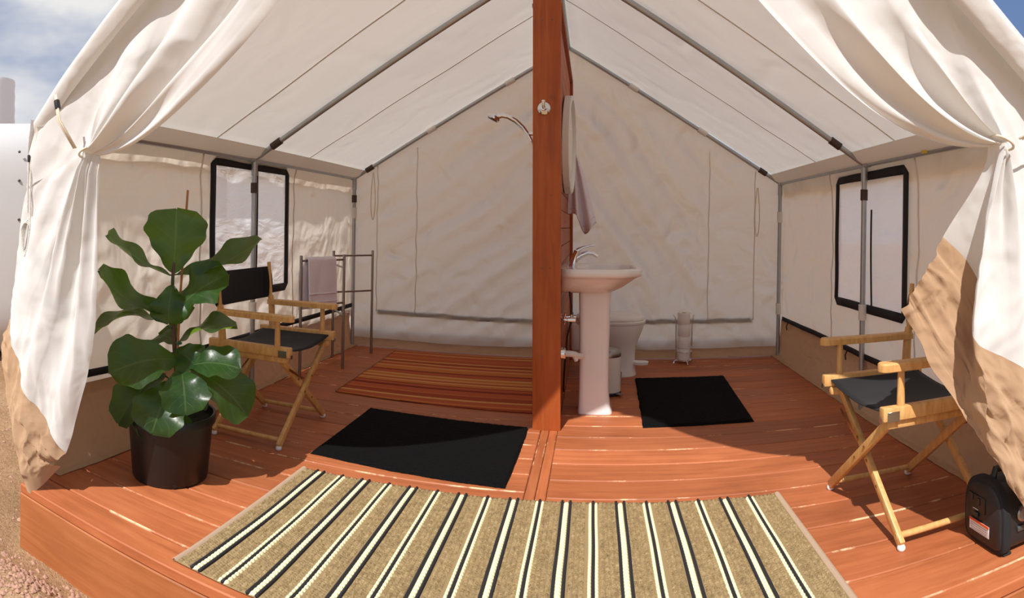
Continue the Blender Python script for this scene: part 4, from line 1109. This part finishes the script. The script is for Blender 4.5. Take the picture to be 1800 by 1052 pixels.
# pipework under the sink
vv = thing('shutoff_valve', 'chrome shut-off valve with cross handle under the sink', 'valve', (FX - .010, 3.585, .595))
MB().lathe([(.024, 0), (.024, .005), (.012, .01)], (0, 0, 0), 20, RY).build('escutcheon', 'chrome', vv)
MB().tube([(0, 0, 0), (.05, 0, 0), (.052, 0, 0), (.10, 0, 0)], [.010, .010, .014, .014], 12).build('body', 'chrome', vv)
MB().tube([(.075, 0, 0), (.075, 0, .032)], .008, 10).build('outlet', 'chrome', vv)
for a in range(2):
    d = Vector((0, math.cos(a * PI / 2 + .5), math.sin(a * PI / 2 + .5))) * .028
    MB().tube([Vector((.032, 0, 0)) - d, Vector((.032, 0, 0)) + d], .0055, 8).build('handle', 'chrome', vv)
v2 = copy_tree(vv); v2.location = (FX - .010, 3.70, .595)
v2['label'] = 'second chrome shut-off valve further along the partition under the sink'
hs = tag(MB().tube([(0, 0, .63 - .62), (0.0, .01, .68 - .62), (-.012, .03, .74 - .62), (-.02, .05, .80 - .62)], .006, 8).build('supply_hose', 'blackp'), 'black supply hose rising from the valve to the sink', 'hose')
hs.location = (FX + .065, 3.585, .615)
h2 = tag(MB().tube([(0, 0, 0), (-.03, .04, -.12), (-.045, .10, -.30), (-.055, .20, -.45), (-.06, .35, -.55)], .006, 8).build('supply_hose', 'blackp'), 'black water hose sagging down along the partition below the valves', 'hose')
h2.location = (FX + .065, 3.70, .59)
dp = thing('drain_pipe', 'white drain pipe with chrome collar entering the partition', 'pipe', (FX - .008, 3.60, .39))
MB().lathe([(.034, 0), (.034, .035), (.030, .04)], (0, 0, 0), 24, RY).build('collar', 'chrome', dp)
MB().tube([(.03, 0, 0), (.065, .0, 0), (.092, .01, -.006), (.112, .03, -.02), (.135, .06, -.025)], .019, 14).build('pipe', 'pvc', dp)
MB().tube([(.095, .012, -.02), (.105, .016, -.045)], .013, 10).build('cleanout', 'pvc', dp)

# toilet
tl = thing('toilet', 'white plastic camping toilet with closed lid behind the sink', 'toilet', (PX1, 4.74, 0))
def tr_(xc, hx, hy, z, nf=2.4, nbk=3.5): return sring(xc, 0, hx, hy, z, nf, nbk, 48)
bw2 = MB().loft([tr_(.375, .148, .128, 0), tr_(.375, .148, .128, .012), tr_(.375, .142, .122, .03), tr_(.373, .138, .116, .08), tr_(.372, .138, .115, .16), tr_(.365, .150, .125, .22), tr_(.345, .195, .155, .285), tr_(.325, .240, .178, .345), tr_(.315, .262, .186, .385), tr_(.315, .266, .188, .402), tr_(.315, .258, .18, .408)]).build('bowl', 'toilet_w', tl, 50)
MB().loft([tr_(.315, .262, .186, .404), tr_(.315, .274, .194, .408), tr_(.315, .276, .196, .424), tr_(.315, .268, .19, .430)]).build('seat', 'toilet_w', tl, 40)
MB().loft([tr_(.312, .262, .186, .431), tr_(.312, .268, .190, .436), tr_(.312, .266, .188, .452), tr_(.312, .24, .17, .468), tr_(.312, .16, .12, .476), tr_(.312, .05, .04, .479)]).build('lid', 'toilet_w', tl, 50)
MB().rbox((.06, 0, .30), (.11, .26, .22), .03, 3).build('water_box', 'toilet_w', tl, 40)
pd = MB().tube([(.47, -.05, .095), (.53, -.055, .098)], [.02, .018], 12).build('flush_pedal', 'toilet_w', tl)
MB().loft([sring(.555, -.055, .058, .042, z, 2.2, 2.2, 28) for z in (.086, .090)] + [sring(.555, -.055, .060, .044, .106, 2.2, 2.2, 28), sring(.555, -.055, .050, .034, .110, 2.2, 2.2, 28)]).build('pedal_pad', 'toilet_w', pd, 40)

# pedal bin
bn = thing('pedal_bin', 'small cream pedal bin with steel lid behind the sink pedestal', 'bin', (.118, 4.17, 0))
MB().lathe([(.088, .006), (.090, .02), (.090, .262)], seg=36).build('body', 'bin_w', bn)
MB().lathe([(.093, 0), (.094, .004), (.094, .018), (.090, .022)], seg=36).build('base', 'blackp', bn)
MB().lathe([(.091, .262), (.092, .266), (.092, .286), (.085, .303), (.06, .317), (.02, .323)], seg=36).build('lid', 'steel', bn, 50)
MB().rbox((.075, -.072, .014), (.05, .035, .008), .003, 2, Matrix.Rotation(-.7, 3, 'Z')).build('pedal', 'steel', bn)
MB().tube([(.0905, 0, .06), (.094, .0, .09), (.094, 0, .15)], .004, 6).build('lid_rod', 'steel', bn)

# toilet paper stand with rolls
tp = thing('paper_stand', 'chrome wire stand holding spare toilet paper by the back wall', 'paper stand', (.79, 5.10, 0))
for z, r in ((.026, .062), (.10, .066), (.135, .066)):
    MB().tube([Vector((r * math.cos(a), r * math.sin(a), z)) for a in linsp(0, 2 * PI, 33)[:-1]], .0032, 8, closed=True).build('ring', 'chrome', tp)
for k in range(4):
    a = k * PI / 2 + .25; d = Vector((math.cos(a), math.sin(a), 0))
    MB().tube([d * .055 + Vector((0, 0, .03)), d * .075 + Vector((0, 0, .028)), d * .088 + Vector((0, 0, .014)), d * .094 + Vector((0, 0, .004)), d * .085 + Vector((0, 0, .004))], .0035, 8).build('foot', 'chrome', tp)
for s in (-1, 1):
    pts = []
    for y in (-1, 1):
        leg = [Vector((s * .064, y * .018, .026)), Vector((s * .068, y * .022, .20)), Vector((s * .070, y * .026, .36)), Vector((s * .085, y * .022, .40)), Vector((s * .092, y * .010, .408))]
        pts += leg if y < 0 else leg[::-1]
    MB().tube([polyline([(i / 9, p) for i, p in enumerate(pts)], t) for t in linsp(0, 1, 46)], .0032, 8).build('upright_wire', 'chrome', tp)
MB().tube([(-.062, 0, .026), (.062, 0, .026)], .0032, 8).build('floor_wire', 'chrome', tp); MB().tube([(0, -.062, .026), (0, .062, .026)], .0032, 8).build('floor_wire', 'chrome', tp)
roll0 = None
for k in range(4):
    if roll0 is None:
        roll0 = tag(MB().lathe([(.021, .002), (.052, 0), (.054, .003), (.054, .097), (.052, .100), (.021, .0985), (.020, .09), (.020, .008)], seg=36, caps=False).build('toilet_paper_roll', 'paper', None, 40), 'white toilet paper roll stacked in the chrome wire stand', 'paper roll', 'toilet paper rolls in the wire stand')
        co = MB().lathe([(.0205, .003), (.0205, .0975), (.0185, .0975), (.0185, .003)], seg=24, caps=False).build('core', 'card', roll0); r_ = roll0
    else: r_ = copy_tree(roll0)
    r_['label'] = ('lowest toilet paper roll in the chrome wire stand', 'second lowest toilet paper roll in the chrome wire stand', 'second highest toilet paper roll in the chrome wire stand', 'topmost toilet paper roll in the chrome wire stand')[k]
    r_.location = (.79 + random.uniform(-.002, .002), 5.10, .030 + k * .1005)

# ================================================================== PORTABLE POWER PACK
pp = thing('power_pack', 'black portable power pack with sockets and white warning sticker near the deck edge', 'power pack', (1.49, 1.755, 0), math.radians(1)); pp.scale = (1, 1, .84)
def pp_ring(x, k):
    pts = []
    for i in range(44):
        a = 2 * PI * i / 44; c, s_ = math.cos(a), math.sin(a)
        e = 2.6 if s_ > 0 else 6
        pts.append(Vector((x, .113 * k * math.copysign(abs(c) ** (2 / e), c), .128 + (.168 if s_ > 0 else .118) * k * math.copysign(abs(s_) ** (2 / e), s_))))
    return pts
body = MB().loft([pp_ring(-.150, .86), pp_ring(-.142, .93), pp_ring(-.12, .97), pp_ring(-.09, .95), pp_ring(.09, .95), pp_ring(.12, .97), pp_ring(.142, .93), pp_ring(.15, .86)]).build('body', 'blackp', pp, 45)
for x in (-.125, .125):
    MB().loft([pp_ring(x - .018, 1.0), pp_ring(x - .014, 1.035), pp_ring(x + .014, 1.035), pp_ring(x + .018, 1.0)]).build('bumper', 'black_web', pp, 45)
MB().tube([(-.10, .0, .285), (-.09, 0, .325), (.09, 0, .325), (.10, 0, .285)], .014, 10).build('handle', 'blackp', pp)
X_ = -.1515
fp = MB().rbox((X_, .03, .185), (.006, .10, .07), .002, 1).build('socket_panel', 'pot', pp)
for y, z in ((.055, .205), (.015, .195)):
    MB().rbox((X_ - .004, y, z), (.004, .014, .030), .001, 1).build('socket', 'blackp', fp)
MB().rbox((X_ - .004, .033, .158), (.003, .032, .003), .001, 1).build('marking', 'sticker_w', fp)
MB().rbox((X_ - .003, .03, .135), (.006, .026, .022), .002, 1).build('port', 'blackp', fp)
stk = MB().rbox((X_ - .002, .012, .085), (.003, .115, .050), .001, 1).build('warning_sticker', 'sticker_w', pp)
MB().rbox((X_ - .0035, .012, .1055), (.003, .1152, .010), .001, 1).build('sticker_band', 'sticker_o', stk)
for z in (.092, .083, .074, .066):
    MB().rbox((X_ - .0038, .012, z), (.001, .098, .002), .0003, 1).build('print_line', 'plaque', stk)
MB().lathe([(.034, 0), (.034, .012), (.028, .016)], (-.045, -.103, .165), 28, RX).build('lamp', 'plaque', pp)
MB().lathe([(.027, .0155), (.027, .018)], (-.045, -.103, .165), 28, RX).build('lamp_lens', 'lamp_lens', pp)
for x, m_ in ((-.06, 'bolt'), (-.015, 'red'), (.03, 'bolt')):
    MB().rbox((x, -.109, .105), (.032, .012, .022), .003, 2).build('switch', m_, pp)
for x in (-.11, .11):
    for y in (-.08, .08): MB().rbox((x, y, .006), (.04, .04, .012), .004, 1).build('foot', 'black_web', pp)
